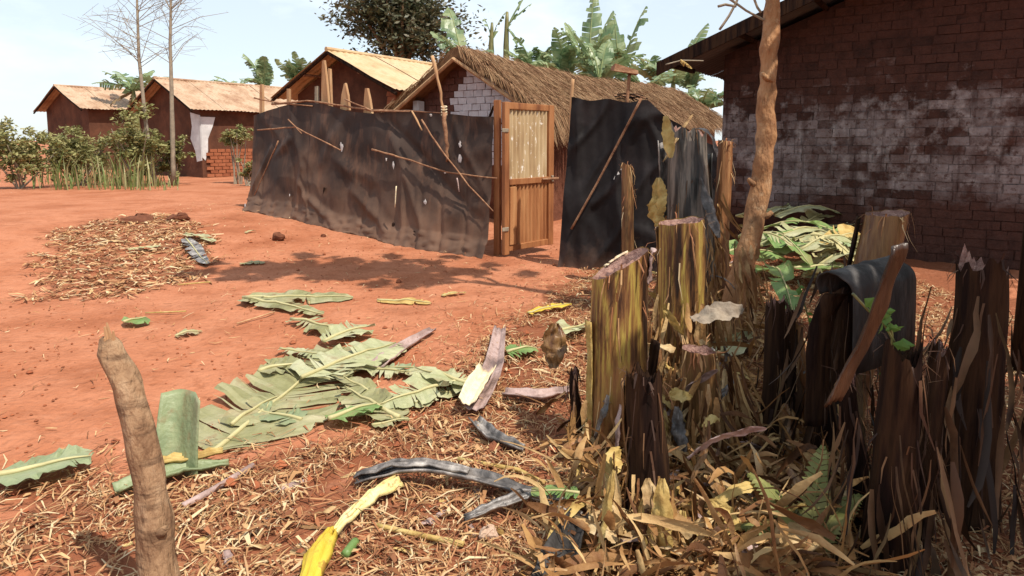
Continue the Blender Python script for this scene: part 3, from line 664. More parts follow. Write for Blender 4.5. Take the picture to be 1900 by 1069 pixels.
def leaf_geo(mb, mids, ups, hw, nl, droop, rnd, sweep=.35, gap=.1, torn=.5, rib=.012, nw=4, fixz=None, prof=(.8, .6), sagf=None):
    n = len(mids) - 1
    def mid(t):
        k = min(n - 1, max(0, int(t * n))); return mids[k].lerp(mids[k + 1], t * n - k)
    def up(t):
        k = min(n - 1, max(0, int(t * n))); return ups[k].lerp(ups[k + 1], t * n - k).normalized()
    for sg in (1, -1):
        a = random.gauss(0, rnd) * .5; lf = 1.0; tr_prev = 0
        for k in range(nl):
            if R() < torn * (1.9 if nz(k * .35, sg * 5, hw * 90) > 0 else .35): a = random.gauss(0, rnd); tr = gap * U(.4, 3.2); lf = U(.8, 1.05)
            else: tr = 0
            vs = []; tl = tr_prev; tr_prev = tr; lp_ = lf
            for e_ in (0, 1):
                for j in range(nw + 1):
                    s = j / nw; t = (k + (1 - tr * s if e_ else .5 * tl * s)) / nl
                    tm = mid(t); tg = (mid(min(1, t + .02)) - mid(max(0, t - .02))).normalized(); u_ = up(t); sd = tg.cross(u_).normalized() * sg
                    w_ = hw * (max(0, math.sin(math.pi * min(1, .06 + .94 * t) ** prof[0])) ** prof[1]) * lf * (1 + .10 * nz(t * 40, sg, hw * 50)) + .004
                    p = tm + tg * sweep * s * w_ + sd * s * w_ * math.cos(a * s) + u_ * w_ * (-droop * s * s + math.sin(a) * s * .8 + (.20 * s * nz(t * 9, s * 2 + sg * 3, hw * 70) + .10 * s * nz(t * 26, s * 3 + sg * 3, hw * 70)))
                    if fixz: p = fixz(p)
                    vs.append(p)
            q = nw + 1
            mb.add(vs, [(j, j + 1, q + j + 1, q + j) if sg > 0 else (j + 1, j, q + j, q + j + 1) for j in range(nw)], 0)
    if rib: mb.tube([m_ + u_ * rib * .3 for m_, u_ in zip(mids, ups)], [rib * (1.1 - .95 * i / n) for i in range(n + 1)], 6, 1)
def banana_leaf(parent, base, az, el, length, hw, bend, m='leafdark', rm='ribdark', nl=16, droop=.25, rnd=.35, torn=.5, roll=0, name='leaf'):
    mids = []; ups = []; p = V(base); e = el; N_ = 10
    for i in range(N_ + 1):
        d = V((math.cos(az) * math.cos(e), math.sin(az) * math.cos(e), math.sin(e))); u_ = V((-math.cos(az) * math.sin(e), -math.sin(az) * math.sin(e), math.cos(e)))
        u_ = Matrix.Rotation(roll, 3, d) @ u_
        mids.append(p.copy()); ups.append(u_); p = p + d * length / N_; e -= bend / N_ * (.4 + 1.2 * i / N_)
    mb = MB(); leaf_geo(mb, mids, ups, hw, nl, droop, rnd, torn=torn, rib=max(.012, hw * .07)); return mb.build(name, [M[m], M[rm]], parent)
def banana_plant(base, height, r, leaves, label, group=None, m='leafdark', stem='stemgreen', hang=0):
    o = root('banana_plant', base, label, 'banana plant', group); base = V(base); top = base + V((U(-.1, .1), U(-.1, .1), height))
    mb = MB(); mb.tube([base - ZU * .1, base.lerp(top, .4), base.lerp(top, .8), top], [r * 1.1, r * .95, r * .7, r * .4], 10, wob=.15); mb.build('stem', M[stem], o, True)
    for (az, el, ln, hw, bd) in leaves: banana_leaf(o, top - ZU * .1, az, el, ln, hw, bd, m=m, roll=U(-.3, .3))
    for k in range(hang): banana_leaf(o, top - ZU * U(.1, .4), U(0, 6.28), U(-1.2, -.3), U(.8, 1.5), .16, .8, m='leafdead', rm='leafdead', nl=9, rnd=.8, name='dead_leaf')
    return o
def gpos(px, Y):
    x = (px - CX) / F * Y; return V((x, Y, gz(x, Y)))

# ------------------------------------------------------------------ background trees and bananas
random.seed(21)
c = at(745, 38, 26); tree('shade_tree', gpos(745, 26), c - ZU * 1.5, c, (2.65, 2.3, 2.5), .25, 'big dusty dark green tree rising behind the tin roof', 260, 62, .115, shell=.3)
def bp(px, Y, ztop_px, leaves, label, **k):
    leaves = [(a, e, l * 1.12, h * 1.3, b) for a, e, l, h, b in leaves] + [(U(0, 6.28), U(.5, 1.2), U(.9, 1.4), U(.24, .32), U(.6, 1.3)) for _ in range(3)]
    b = gpos(px, Y); zt = at(px, ztop_px, Y).z; banana_plant(b, zt - b.z, .16, leaves, label, 'banana plants behind the houses', **k)
def fan(n, el=(1.1, 1.45), ln=(1.5, 2.3), hw=(.26, .36), bd=(.2, .9)): return [(U(0, 6.28), U(*el), U(*ln), U(*hw), U(*bd)) for _ in range(n)]
bp(262, 27, 165, [(.3, .7, 1.5, .3, 1.0), (2.6, .9, 1.4, .3, .9), (3.4, .5, 1.4, .3, 1.0), (1.2, 1.0, 1.3, .28, .8)], 'drooping dark banana plant at the far left behind the shrubs', hang=3)
bp(500, 30, 158, fan(6, ln=(1.2, 1.7), hw=(.24, .32)), 'banana plant above the left house roof, left of the pair')
bp(560, 28, 165, fan(6, ln=(1.2, 1.6), hw=(.24, .32)), 'banana plant above the left house roof, beside the torn plank')
bp(435, 31, 165, fan(4, el=(.5, 1.0), ln=(.9, 1.2), hw=(.22, .3), bd=(.8, 1.5)), 'small drooping banana plant low above the left roof')
bp(862, 21, 120, [(2.1, 1.25, 2.1, .35, .5), (2.6, 1.0, 1.6, .3, .7), (.6, .8, 1.2, .28, .9)], 'banana plant with one long leaf beside the shade tree')
bp(1090, 23, 135, [(1.2, 1.42, 2.7, .36, .25), (.3, 1.3, 2.2, .36, .35), (2.6, 1.25, 1.9, .34, .4), (3.3, 1.2, 1.7, .32, .6), (5.2, 1.1, 1.6, .34, .9), (.1, .9, 1.5, .3, 1.2)], 'tallest banana plant with upright torn leaves behind the thatch', hang=3)
bp(1145, 24, 140, [(.2, 1.3, 2.5, .36, .3), (1.8, 1.4, 2.3, .34, .3), (2.9, 1.1, 1.7, .32, .7), (4.5, .9, 1.6, .3, 1.1)], 'banana plant with leaves fanned right of the tallest one', hang=3)
bp(1245, 22, 150, [(.35, 1.05, 2.2, .30, .15), (.1, 1.2, 1.4, .30, .5), (2.8, .9, 1.4, .3, .9), (4.6, .8, 1.4, .3, 1.0)], 'banana plant leaning towards the dark roof overhang')
bp(1015, 25, 140, fan(6, el=(.7, 1.3), ln=(1.0, 1.5), hw=(.22, .3), bd=(.6, 1.4)), 'low bushy banana plant behind the thatch ridge')
bp(1190, 20, 165, fan(6, el=(.4, 1.1), ln=(1.0, 1.4), hw=(.22, .3), bd=(.8, 1.5)), 'drooping banana plant close behind the thatch', hang=2)
for px_, Y_, z_, lab_ in ((985, 24, 135, 'low banana plant at the left end of the green band behind the thatch'), (1045, 22, 140, 'banana plant in the green band left of the tallest one'), (1110, 21, 150, 'banana plant in the green band below the tallest one'), (1220, 25, 150, 'banana plant in the green band left of the leaning one'), (1275, 26, 160, 'banana plant in the green band beside the dark roof')):
    bp(px_, Y_, z_, fan(7, el=(.5, 1.4), ln=(1.0, 1.7), hw=(.22, .3), bd=(.5, 1.3)), lab_, hang=2)
bp(1300, 24, 195, fan(6, el=(.3, 1.0), ln=(1.0, 1.4), hw=(.22, .3), bd=(.8, 1.5)), 'low banana plant in the gap beside the brick building')
for px, Y, y1, lab in ((912, 24, 42, 'forked dead banana stem left of the two dark stems'), (940, 24, 22, 'dark upright dead stem behind the thatch ridge')):
    o = root('dead_stem', gpos(px, Y), lab, 'dead stem')
    tube_px(o, [(px, 150), (px - 1, (150 + y1) / 2), (px + 1, y1)], [Y] * 3, [.13, .11, .05], 'stem', 'stemgreen')
    b = at(px, y1 + 30, Y)
    for az, el, ln in (((.3, 1.2, 1.1), (2.6, 1.3, .9)) if px < 930 else ((.2, .9, 1.3), (.5, 1.1, 1.6), (-.2, -.9, .9))): banana_leaf(o, b, az, el, ln, .16, .4, nl=8, rnd=.7)

# slim bare trees on the left
random.seed(8)
for (pxs, Y, r, lab) in (([(288, 345), (272, 240), (258, 110), (252, -60)], 17.5, .065, 'bent thin pale trunk with wispy twigs, left of two'), ([(322, 345), (319, 200), (316, 80), (318, -80)], 18, .065, 'straight thin pale trunk with wispy twigs before the left house')):
    b = gp(*pxs[0]); o = root('slim_tree', b, lab, 'tree'); sc_ = b.y
    tube_px(o, pxs, [b.y] * 4, [r, r * .8, r * .6, r * .3], 'trunk', 'barkgrey')
    for k in range(34):
        y0 = U(-50, 130); x0 = pxs[2][0] + U(-2, 2); p = at(x0, y0, b.y); d = V((random.choice((-1, 1)) * U(.3, 1), U(-.6, .6), U(.1, .9))).normalized(); ln = U(.6, 1.7)
        mb = MB(); mb.tube([p, p + d * ln * .5 + ZU * .1, p + d * ln + ZU * U(-.1, .2)], [.009, .007, .004], 4)
        for q in range(6):
            e = p + d * ln * U(.3, 1); dd = V((U(-1, 1), U(-1, 1), U(-.4, .8))).normalized(); mb.tube([e, e + dd * .5], [.004, .003], 3)
        mb.build('branch', M['barkgrey'], o)

# shrubs and grass before the left house
random.seed(9)
def shrub(px, py, w_px, h_px, label, leaf='shrub', n=60, per=45, size=.06, stems=6, lift=.35, yoff=0):
    b = gp(px, py); k = b.y / F; rx = w_px * k / 2; hz = h_px * k; o = root('shrub', b, label, 'shrub', 'shrubs by the left house'); rz = hz * (1 - lift) / 2; cc = b + ZU * (hz - rz)
    mb = MB()
    for i in range(stems):
        e = cc + V((U(-.7, .7) * rx, U(-.5, .5) * rx, U(-.2, .6) * rz)); mb.tube([b + V((U(-.1, .1), U(-.1, .1), -.05)), b.lerp(e, .5) + V((U(-.1, .1), 0, 0)), e], [.025, .018, .008], 5)
    mb.build('stem', M['barkgrey'], o); mb = MB(); crown_mesh(mb, cc, (rx, rx * .7, rz), n, per, size, shell=.3); mb.build('foliage', M[leaf], o); return o
shrub(258, 345, 130, 150, 'dark olive shrub left of the house gable', n=70, lift=.1); shrub(322, 343, 80, 105, 'dry olive shrub against the left house gable', n=45, lift=.15)
shrub(444, 342, 72, 112, 'small round bush on bare stems beside the fence end', n=38, per=50, size=.05, lift=.62); shrub(462, 345, 44, 60, 'scrawny bush at the fence end by the brick base', n=14, per=30, lift=.1)
shrub(150, 345, 150, 120, 'wide olive shrub at the far left', n=80, lift=.05); shrub(40, 350, 150, 130, 'tall olive shrub at the left edge', n=80, lift=.05)
mb = MB()
for i in range(420):
    px = random.gauss(215, 75); b = gp(max(20, min(330, px)), 340 + U(-5, 14)); hgt = U(.25, 1.05) * (1.0 if px < 290 else .35); a = U(0, 6.28); d = V((math.cos(a), math.sin(a), 0)); s = V((-d.y, d.x, 0)) * U(.008, .018)
    q = b + d * hgt * .12 + ZU * hgt * .6; t = b + d * hgt * U(.25, .5) + ZU * hgt
    mb.add([b - s, b + s, q + s, q - s, t], [(0, 1, 2, 3), (3, 2, 4)])
tag(mb.build('grass', M['grass']), 'tall green grass growing below the left shrubs', 'grass', kind='stuff')

# ------------------------------------------------------------------ foreground trees
o = root('young_tree', gp(1342, 640), 'slender brown tree trunk leaning in front of the brick wall', 'tree')
b = gp(1342, 640); yb = b.y
tube_px(o, [(1340, 650), (1362, 560), (1385, 470), (1412, 350), (1417, 300), (1425, 252), (1422, 205), (1426, 120), (1428, 88), (1433, 0), (1420, -200), (1370, -420)], [yb, yb, yb + .02, yb + .05, yb + .06, yb + .08, yb + .09, yb + .1, yb + .11, yb + .15, yb + .25, yb + .4], [.084, .076, .071, .066, .063, .074, .060, .056, .062, .050, .045, .035], 'trunk', 'barkorange', n=16, wob=.35, sub=5)
for pts in ([(1432, 45), (1385, 20), (1350, -5)], [(1335, 55), (1352, 30), (1366, 5), (1378, -30)], [(1366, 12), (1346, 8), (1332, 12)], [(1398, -5), (1405, 14), (1412, 24)]):
    tube_px(o, pts, [yb + .12] * len(pts), .009, 'twig', 'barkgrey', n=5, sub=3)
for px, py, dx in ((1400, 405, .09), (1408, 345, -.08), (1430, 150, -.07)):
    p = at(px, py, yb + .06); mb = MB(); mb.tube([p, p + V((dx * .8, -.04, .02)), p + V((dx * 1.15, -.05, .05))], [.026, .020, .014], 7, wob=.3); mb.build('branch_stub', M['barkorange'], o, True)
mb = MB(); random.seed(4)
cc = V((.75, 5.0, 5.4)); crown_mesh(mb, cc, (1.7, .9, .5), 90, 40, .10, shell=.1); crown_mesh(mb, V((-.45, 4.9, 5.5)), (1.0, .5, .4), 40, 38, .10, shell=.1); mb.build('crown', M['treeleaf'], o)
tt = at(1370, -420, yb + .4)
for e in (V((.75, 5.0, 5.4)), V((-.4, 4.9, 5.5)), V((1.7, 5.1, 5.5))):
    mb = MB(); mb.tube([tt, tt.lerp(e, .5) + ZU * .15, e], [.035, .025, .01], 6); mb.build('branch', M['barkorange'], o)

o = root('leaning_post', gp(300, 1150), 'brown ringed post leaning left with broken top at lower left', 'post'); b = gp(300, 1150); yb = b.y
tube_px(o, [(303, 1160), (297, 1069), (284, 960), (264, 820), (236, 715), (205, 648), (196, 630)], [yb + .0 + .02 * i for i in range(7)], [.056, .053, .050, .045, .040, .037, .022], 'shaft', 'bark', n=18, wob=.25, sub=9)
for px, py, dx in ((285, 985, .05),):
    p = at(px, py, yb + .03); mb = MB(); mb.tube([p, p + V((dx * .8, -.03, .012)), p + V((dx * 1.1, -.035, .03))], [.022, .016, .010], 7, wob=.3); mb.build('branch_stub', M['bark'], o, True)
for k_ in range(5):                                # splintered top
    p = at(203 + U(-9, 9), 645 + U(-5, 5), yb + .1); mb = MB(); mb.tube([p - ZU * .03, p + V((U(-.02, .01), U(-.01, .01), U(.03, .07)))], [.012, .003], 5); mb.build('splinter', M['plank'], o)

# unseen banana plants added right of the view to shade the lower right corner
random.seed(31)
banana_plant(V((2.95, 2.55, gz(2.95, 2.55))), 2.5, .14, [(2.6, .7, 1.15, .30, .9), (3.6, .5, 1.2, .32, .8), (1.6, .6, 1.8, .33, .9), (.4, .7, 1.6, .3, .9), (5.0, .6, 1.7, .32, .9), (2.1, 1.0, 1.8, .3, .9)], 'tall unseen banana plant added to shade the lower right corner', stem='stemD')
banana_plant(V((2.95, 1.3, gz(2.95, 1.3))), 2.45, .14, [(k_ * .9 + .2, .55 + .1 * (k_ % 3), 1.7, .36, .8) for k_ in range(12)], 'unseen banana plant added nearest beyond the right edge for its shade', stem='stemD')
banana_plant(V((3.15, 1.9, gz(3.15, 1.9))), 2.35, .14, [(k_ * .63 + .5, .62 + .12 * (k_ % 3), 1.55, .36, .75) for k_ in range(10)], 'broad unseen banana plant added between the two beyond the right edge for its shade', stem='stemD')
banana_plant(V((3.3, 3.9, gz(3.3, 3.9))), 2.9, .15, [(2.9, .7, 1.8, .33, .9), (3.9, .5, 1.7, .32, .9), (1.9, .6, 1.7, .33, .9), (.6, .7, 1.6, .3, .9), (5.2, .6, 1.7, .32, .9)], 'unseen banana plant with dark stem added past the right edge before the wall', stem='stemD')

# ------------------------------------------------------------------ banana stumps
def stump(base, top, r0, r1, tilt, m, label, tdir=0.0, peels=(), cat='stump', name='banana_stump', seed=1, cut='cut', hollow=.04, fray=.8):
    base, top = V(base), V(top); o = root(name, base, label, cat, 'cut banana stems at the right'); random.seed(seed); nr, ns = 32, 22
    ax = (top - base).normalized(); sx = ax.cross(V((0, 1, 0))).normalized(); sy = sx.cross(ax) * -1
    ph = U(0, 6)
    def rad(a, t):
        r = r0 + (r1 - r0) * t
        k = ((a + ph + t * .35) % (2 * math.pi)) / (2 * math.pi); k2 = ((a * 1 + ph * 2 + 2.4 - t * .25) % (2 * math.pi)) / (2 * math.pi)
        return r * (.93 + .07 * k + .06 * k2 + .05 * nz(math.cos(a) * 1.5 + seed, math.sin(a) * 1.5, t * 2) + .12 * max(0, .12 - t) / .12)
    def P(a, t, extra=0):
        off = tilt * (math.cos(a - tdir)) * t ** 6 * (r1 / .13)
        return base - ax * .06 + (top - base + ax * .06) * t + ax * (off + (.012 if m not in ('stemD', 'stemG') else .085) * nz(math.cos(a) * 2.4, math.sin(a) * 2.4, seed) * t ** 5) + (sx * math.cos(a) + sy * math.sin(a)) * (rad(a, t) + extra) + sx * .012 * nz(t * 3, seed, 2)
    mb = MB(); vs = [P(2 * math.pi * k / nr, j / ns) for j in range(ns + 1) for k in range(nr)]
    mb.add(vs, [(j * nr + k, j * nr + (k + 1) % nr, (j + 1) * nr + (k + 1) % nr, (j + 1) * nr + k) for j in range(ns) for k in range(nr)]); stem_o = mb.build('stem', M[m], o, True)
    mb = MB(); rings = 7; cvs = []
    cen = V((0, 0, 0))
    for k in range(nr): cen += P(2 * math.pi * k / nr, 1)
    cen /= nr
    for j in range(rings + 1):
        f = 1 - j / (rings + .3)
        for k in range(nr):
            p = cen.lerp(P(2 * math.pi * k / nr, 1), f * .995); cvs.append(p - ax * ((hollow * (.25 + .75 * (j % 2)) if j else .004) + .008 * nz(k, j, seed)))
    mb.add(cvs, [(j * nr + k, j * nr + (k + 1) % nr, (j + 1) * nr + (k + 1) % nr, (j + 1) * nr + k) for j in range(rings) for k in range(nr)] + [tuple(rings * nr + k for k in range(nr))]); mb.build('cut_face', M[cut], stem_o)
    for (a0, wd, t0, t1, out, pm) in peels:
        mb = MB()
        def pf(u, v):
            a = a0 + (u - .5) * wd; t = t0 + (t1 - t0) * v
            return P(a, max(0, min(1, t)), .006 + out * v ** 2 + .012 * nz(u * 4, v * 5, seed + a0)) - ax * out * .3 * v ** 3 * (1 if t1 > t0 else -1)
        mb.grid(pf, 8, 14); so = mb.build('sheath', M[pm], o, True); sm = so.modifiers.new('s', 'SOLIDIFY'); sm.thickness = .006
    mb = MB(); nf = int(60 * fray)                    # frayed sheath fibres hanging from the cut and the sides
    for i in range(nf):
        a = U(0, 2 * math.pi); t = 1.0 if i % 3 == 0 else U(.1, 1); ln = U(.05, .22) if i % 3 else U(.03, .12); w_ = U(.0012, .004) * (2 if R() < .2 else 1)
        p = P(a, t, .004); q_ = (sx * math.cos(a) + sy * math.sin(a)); sd = q_.cross(ax).normalized() * w_
        o1 = U(.01, .03); o2 = U(.0, .05) * (1.6 if i % 5 == 0 else 1)
        p1 = p + q_ * o1 - ax * ln * .45 + sd * U(-2, 2); p2 = p + q_ * o2 - ax * ln + sd * U(-5, 5)
        if i % 7 == 0: p1 = p + q_ * .01 + ax * ln * .25; p2 = p + q_ * .05 + ax * ln * .35
        mb.add([p - sd, p + sd, p1 + sd, p1 - sd, p2 + sd * .3, p2 - sd * .3], [(0, 1, 2, 3), (3, 2, 4, 5)])
    if nf: tag(mb.build('frayed_fibres', M['straw' if m not in ('stemD', 'stemG') else 'fibredark'], stem_o), kind='stuff')
    return o
def stump_px(bpx, tpx, w0, w1, tilt, m, label, dy=0, **k):
    b = gp(*bpx); t = at(tpx[0], tpx[1], b.y + dy); kk = b.y / F / 2; return stump(b, t, w0 * kk, w1 * kk, tilt, m, label, **k)
PI = math.pi
stump_px((1143, 838), (1150, 488), 120, 104, -.075, 'stemA', 'tall olive and brown banana stump with slanted cut, nearest tall one', seed=3, tdir=0,
         peels=[(PI * 1.06, .5, .0, .62, .05, 'stemD'), (PI * .93, .5, .88, 1.02, .02, 'greyleaf'), (.3, .4, .1, .75, .02, 'goldleaf'), (PI * 1.5, .9, .985, 1.06, -.01, 'cream')])
stump_px((1266, 705), (1264, 410), 92, 84, -.012, 'stemA', 'olive banana stump with flat cut top behind the tall slanted one', seed=5, peels=[(PI * 1.75, .7, .05, .97, .015, 'stemB'), (PI * 1.1, .6, .0, .9, .012, 'stemB')])
stump_px((1205, 985), (1196, 700), 84, 66, .01, 'stemD', 'short dark banana stump in front of the tall slanted one', seed=7, dy=.02, peels=[(PI * 1.9, .6, 0, .95, .012, 'stemB'), (PI * 1.6, .5, 0, .8, .03, 'stemR')], cut='stemD')
stump_px((1302, 835), (1296, 648), 74, 62, .02, 'stemB', 'brown frayed banana stump behind the short dark one', seed=9, peels=[(PI * 1.3, .8, .1, .98, .03, 'silver'), (PI * 1.8, .6, 0, .7, .04, 'stemR')])
stump_px((1278, 575), (1276, 245), 104, 66, .03, 'stemG', 'charcoal banana stem wrapped in loose sheaths before the tarpaulin', seed=11, peels=[(PI * 1.85, .8, .1, .95, .09, 'silver'), (PI * 1.45, .5, .0, .97, .02, 'stemG'), (PI * 1.1, .5, .0, .9, .05, 'stemG')])
stump_px((1332, 570), (1346, 262), 36, 26, .02, 'stemR', 'thin rusty banana stem beside the charcoal one', seed=13)
stump_px((1166, 530), (1163, 305), 26, 20, .05, 'stemB', 'thin pale stalk standing against the blue black screen', seed=14, peels=[(PI * 1.5, 1.2, .3, 1, .02, 'greyleaf')])
stump_px((1432, 812), (1440, 560), 46, 34, .02, 'stemD', 'dark narrow stump left of its twin by the gold litter', seed=15)
stump_px((1462, 800), (1464, 575), 34, 24, .02, 'stemD', 'dark narrow stump right of its twin by the gold litter', seed=16)
stump_px((1535, 860), (1572, 520), 84, 60, .03, 'stemD', 'broad black banana stump under a folded glossy sheath', seed=17, peels=[(PI * 1.2, .7, .2, 1.02, .06, 'stemG')], cut='stemG')
stump_px((1560, 790), (1648, 395), 78, 72, -.03, 'stemB', 'leaning brown banana stem with frayed top at right', seed=19, dy=-.05, peels=[(PI * 1.35, .9, .05, .92, .02, 'stemR'), (PI * 1.8, .6, .2, .98, .03, 'stemD')])
stump_px((1645, 1050), (1676, 650), 100, 66, .02, 'stemD', 'huge black banana stump filling the lower right', seed=23, peels=[(PI * 1.4, .6, 0, .9, .03, 'stemB')], cut='stemD')
stump_px((1790, 960), (1822, 490), 112, 80, .03, 'stemD', 'black banana stump past the right hand stems', seed=25, peels=[(PI * 1.3, .8, 0, .95, .04, 'stemB')])
stump_px((1598, 985), (1572, 700), 44, 30, .03, 'stemD', 'thin black stalk leaning left at the lower right', seed=33)
stump_px((1700, 1000), (1742, 640), 50, 34, .03, 'stemD', 'thin black stalk leaning right near the right edge', seed=35)
stump_px((1500, 800), (1482, 600), 24, 16, .03, 'stemR', 'thin rusty stalk between the narrow twins and the black stump', seed=37)
stump_px((1072, 840), (1066, 690), 28, 16, .04, 'stemD', 'black curled stub tight against the tall slanted stump', seed=29)
# folded glossy sheath over the broad black stump
Yf = gp(1535, 860).y - .16; c = at(1530, 740, Yf)
sh = root('folded_sheath', c, 'glossy dark sheath bent over the broad black stump', 'sheath')
def ribbon(parent, pxs, Ys, wid, wdir, name, m, wav=.012, thick=.006, sub_=6, nv=8):
    pts = [at(a, b, y) for (a, b), y in zip(pxs, Ys)]; full = []; n_ = len(pts)
    for i in range(n_ - 1):
        p0, p1, p2, p3 = pts[max(0, i - 1)], pts[i], pts[i + 1], pts[min(n_ - 1, i + 2)]
        for k in range(sub_):
            t = k / sub_; full.append(.5 * ((2 * p1) + (p2 - p0) * t + (2 * p0 - 5 * p1 + 4 * p2 - p3) * t * t + (3 * p1 - p0 - 3 * p2 + p3) * t ** 3))
    full.append(pts[-1]); N_ = len(full) - 1; wd_ = V(wdir).normalized(); mb = MB()
    def fn(u, v):
        i = int(round(u * N_)); p = full[i]; tg = (full[min(N_, i + 1)] - full[max(0, i - 1)]).normalized(); nr_ = tg.cross(wd_).normalized(); x = v * 2 - 1
        w_ = (wid if not callable(wid) else wid(u)) * (1 + .12 * nz(u * 7, x, wid if not callable(wid) else 1))
        return p + wd_ * x * w_ + nr_ * (w_ * .35 * x * x + wav * nz(u * 6, x * 2, 3) + .003 * math.sin(x * 15))
    mb.grid(fn, N_, nv); q = mb.build(name, M[m], parent, True); q.modifiers.new('s', 'SOLIDIFY').thickness = thick; return q
c0 = at(1552, 545, Yf - .06); axd = V((.86, .45, .06)).normalized(); fr0 = V((.45, -.86, 0)).normalized(); mb = MB()
def half(u, v):
    a = -.15 + v * 3.5; r = .085 * (1 + .12 * nz(u * 2, v * 3, 4)); p = c0 + axd * (.40 * u - .05 * math.sin(a)) + fr0 * r * math.cos(a) + ZU * r * 1.15 * math.sin(a)
    if v < .12: p -= ZU * (.12 - v) / .12 * .30
    return p + ZU * .01 * nz(u * 7, v * 7, 2)
mb.grid(half, 14, 26); q = mb.build('outer_sheath', M['slate'], sh, True); q.modifiers.new('s', 'SOLIDIFY').thickness = .007
ribbon(sh, [(1520, 790), (1524, 660), (1534, 590), (1560, 545)], [Yf - .02] * 4, .06, (.9, .3, 0), 'inner_sheath', 'stemD')
Yf = gp(1640, 1040).y - .22; sr = root('peeled_sheath', at(1545, 745, Yf - .06), 'long rusty sheath strip slanting across the black stumps', 'sheath')
ribbon(sr, [(1665, 455), (1632, 560), (1590, 655), (1542, 748)], [Yf + .0, Yf + .03, Yf + .06, Yf + .08], .026, (1, .25, .35), 'strip', 'stripbrown')

# ------------------------------------------------------------------ fallen leaves, sheaths, stalks
def ground_fix(lift=.012): return lambda p: V((p.x, p.y, max(p.z, gz(p.x, p.y) + lift)))
def fallen(px0, px1, hwpx, label, m='leafwilt', rm='rib', nl=14, rnd=.22, droop=.0, torn=.7, lift=.015, arch=.01, gap=.2, prof=(.8, .5), sweep=.35, bend=0.0, cat='leaf', rib=.012, group='cut banana leaves on the ground', name='banana_leaf', tip=0):
    a, b = gp(*px0), gp(*px1); hw = hwpx / F * (a.y + b.y) / 2; N_ = 12; mids = []; ups = []; sd = (b - a).cross(ZU).normalized(); L_ = (b - a).length
    for i in range(N_ + 1):
        t = i / N_; p = a.lerp(b, t) + sd * bend * L_ * math.sin(PI * t); p.z = gz(p.x, p.y) + lift + arch * math.sin(PI * t) + tip * t * t; mids.append(p)
        ups.append(V((.15 * nz(t * 4, 1, hw), .15 * nz(t * 4, 5, hw), 1)).normalized())
    nl = int(nl * 2.2); rib = min(rib, hw * .09 + .002); o = root(name, a, label, cat, group); mb = MB(); leaf_geo(mb, mids, ups, hw * 1.12, nl, droop, rnd * .6, sweep=sweep, gap=gap * 1.5, torn=torn * .3, rib=0, fixz=ground_fix(), prof=prof); blade_o = mb.build('blade', M[m], o)
    mb = MB(); mb.tube([q + ZU * rib * .5 for q in mids], [rib * (1.15 - .9 * i / N_) for i in range(N_ + 1)], 7); mb.build('midrib', M[rm], blade_o, True); return o
random.seed(41)
fallen((395, 846), (640, 648), 118, 'big wilted banana leaf with pale midrib lying across the lower left', m='leafwilt', nl=20, rnd=.24, prof=(.55, .32), gap=.2, rib=.012, sweep=.5)
fallen((560, 720), (735, 652), 62, 'pale sunlit banana leaf on top of the big wilted one', m='leafpale', nl=12, rnd=.2, prof=(.6, .35), gap=.2, lift=.06)
fallen((480, 705), (560, 690), 42, 'small grey green leaf scrap at the edge of the big wilted leaf', nl=7, m='leafwilt', lift=.05)
fallen((600, 648), (690, 618), 40, 'curled green leaf scrap above the pale sunlit leaf', nl=8, m='leafpale', rnd=.4, lift=.05)
fallen((450, 556), (655, 556), 40, 'flat olive banana leaf lying alone on the red path', m='leafwilt', nl=12, rnd=.12, prof=(.6, .4), lift=.015, torn=.4)
fallen((455, 560), (600, 590), 26, 'ragged olive leaf half under the flat one on the path', m='leafwilt', nl=9, rnd=.2, prof=(.5, .4), lift=.03)
fallen((540, 600), (660, 625), 30, 'twisted olive leaf between the path leaf and the pale leaf', m='leafwilt', nl=9, rnd=.45, lift=.03)
fallen((870, 720), (700, 770), 50, 'light green torn banana leaf in the middle of the litter', m='leafpale', nl=12, rnd=.35, lift=.05)
fallen((740, 790), (640, 730), 46, 'dull green torn leaf under the light green one', m='leafwilt', nl=10, rnd=.4, lift=.04)
fallen((880, 735), (770, 700), 40, 'green leaf strip pointing at the cream cut sheath', m='leafpale', nl=8, rnd=.4, lift=.06)
fallen((610, 800), (700, 770), 40, 'bright green folded leaf on the brown litter', m='leafgreen', nl=5, rnd=.55, torn=.4, lift=.06, prof=(.5, .3))
fallen((940, 668), (995, 660), 26, 'small bright green leaf left of the tall slanted stump', m='leafgreen', nl=5, rnd=.3, lift=.05, prof=(.5, .3))
fallen((980, 590), (1060, 572), 14, 'narrow yellow leaf strip beside the dark peeling sheath', m='yellow', nl=6, rnd=.2, lift=.04)
fallen((1020, 640), (1095, 612), 30, 'pale cream leaf scrap at the foot of the tall slanted stump', m='leafpale', nl=7, rnd=.5, lift=.06)
fallen((230, 610), (272, 600), 22, 'bright green leaf at the left of the path', m='leafgreen', nl=6, rnd=.25, lift=.05)
fallen((325, 628), (375, 618), 16, 'small olive leaf lying on the path at left', m='leafwilt', nl=6, rnd=.2)
fallen((445, 492), (492, 490), 10, 'small dry olive leaf in the middle of the path', m='leafwilt', nl=6, rnd=.2)
fallen((345, 440), (400, 455), 13, 'pale green leaf scrap lying on the left litter patch', m='leafpale', nl=6, rnd=.4, lift=.05)
fallen((345, 450), (385, 498), 13, 'pale torn strip pointing down on the left litter patch', m='silver', nl=6, rnd=.3, lift=.05)
fallen((238, 470), (300, 462), 9, 'pale flat strip at the left litter patch edge', m='leafpale', nl=5, rnd=.2, lift=.04)
fallen((700, 560), (800, 566), 16, 'thin straw coloured leaf shred on the shaded path', m='goldleaf', nl=8, rnd=.4)
fallen((820, 552), (865, 545), 8, 'tiny straw coloured shred farther right on the shaded path', m='goldleaf', nl=5, rnd=.4)
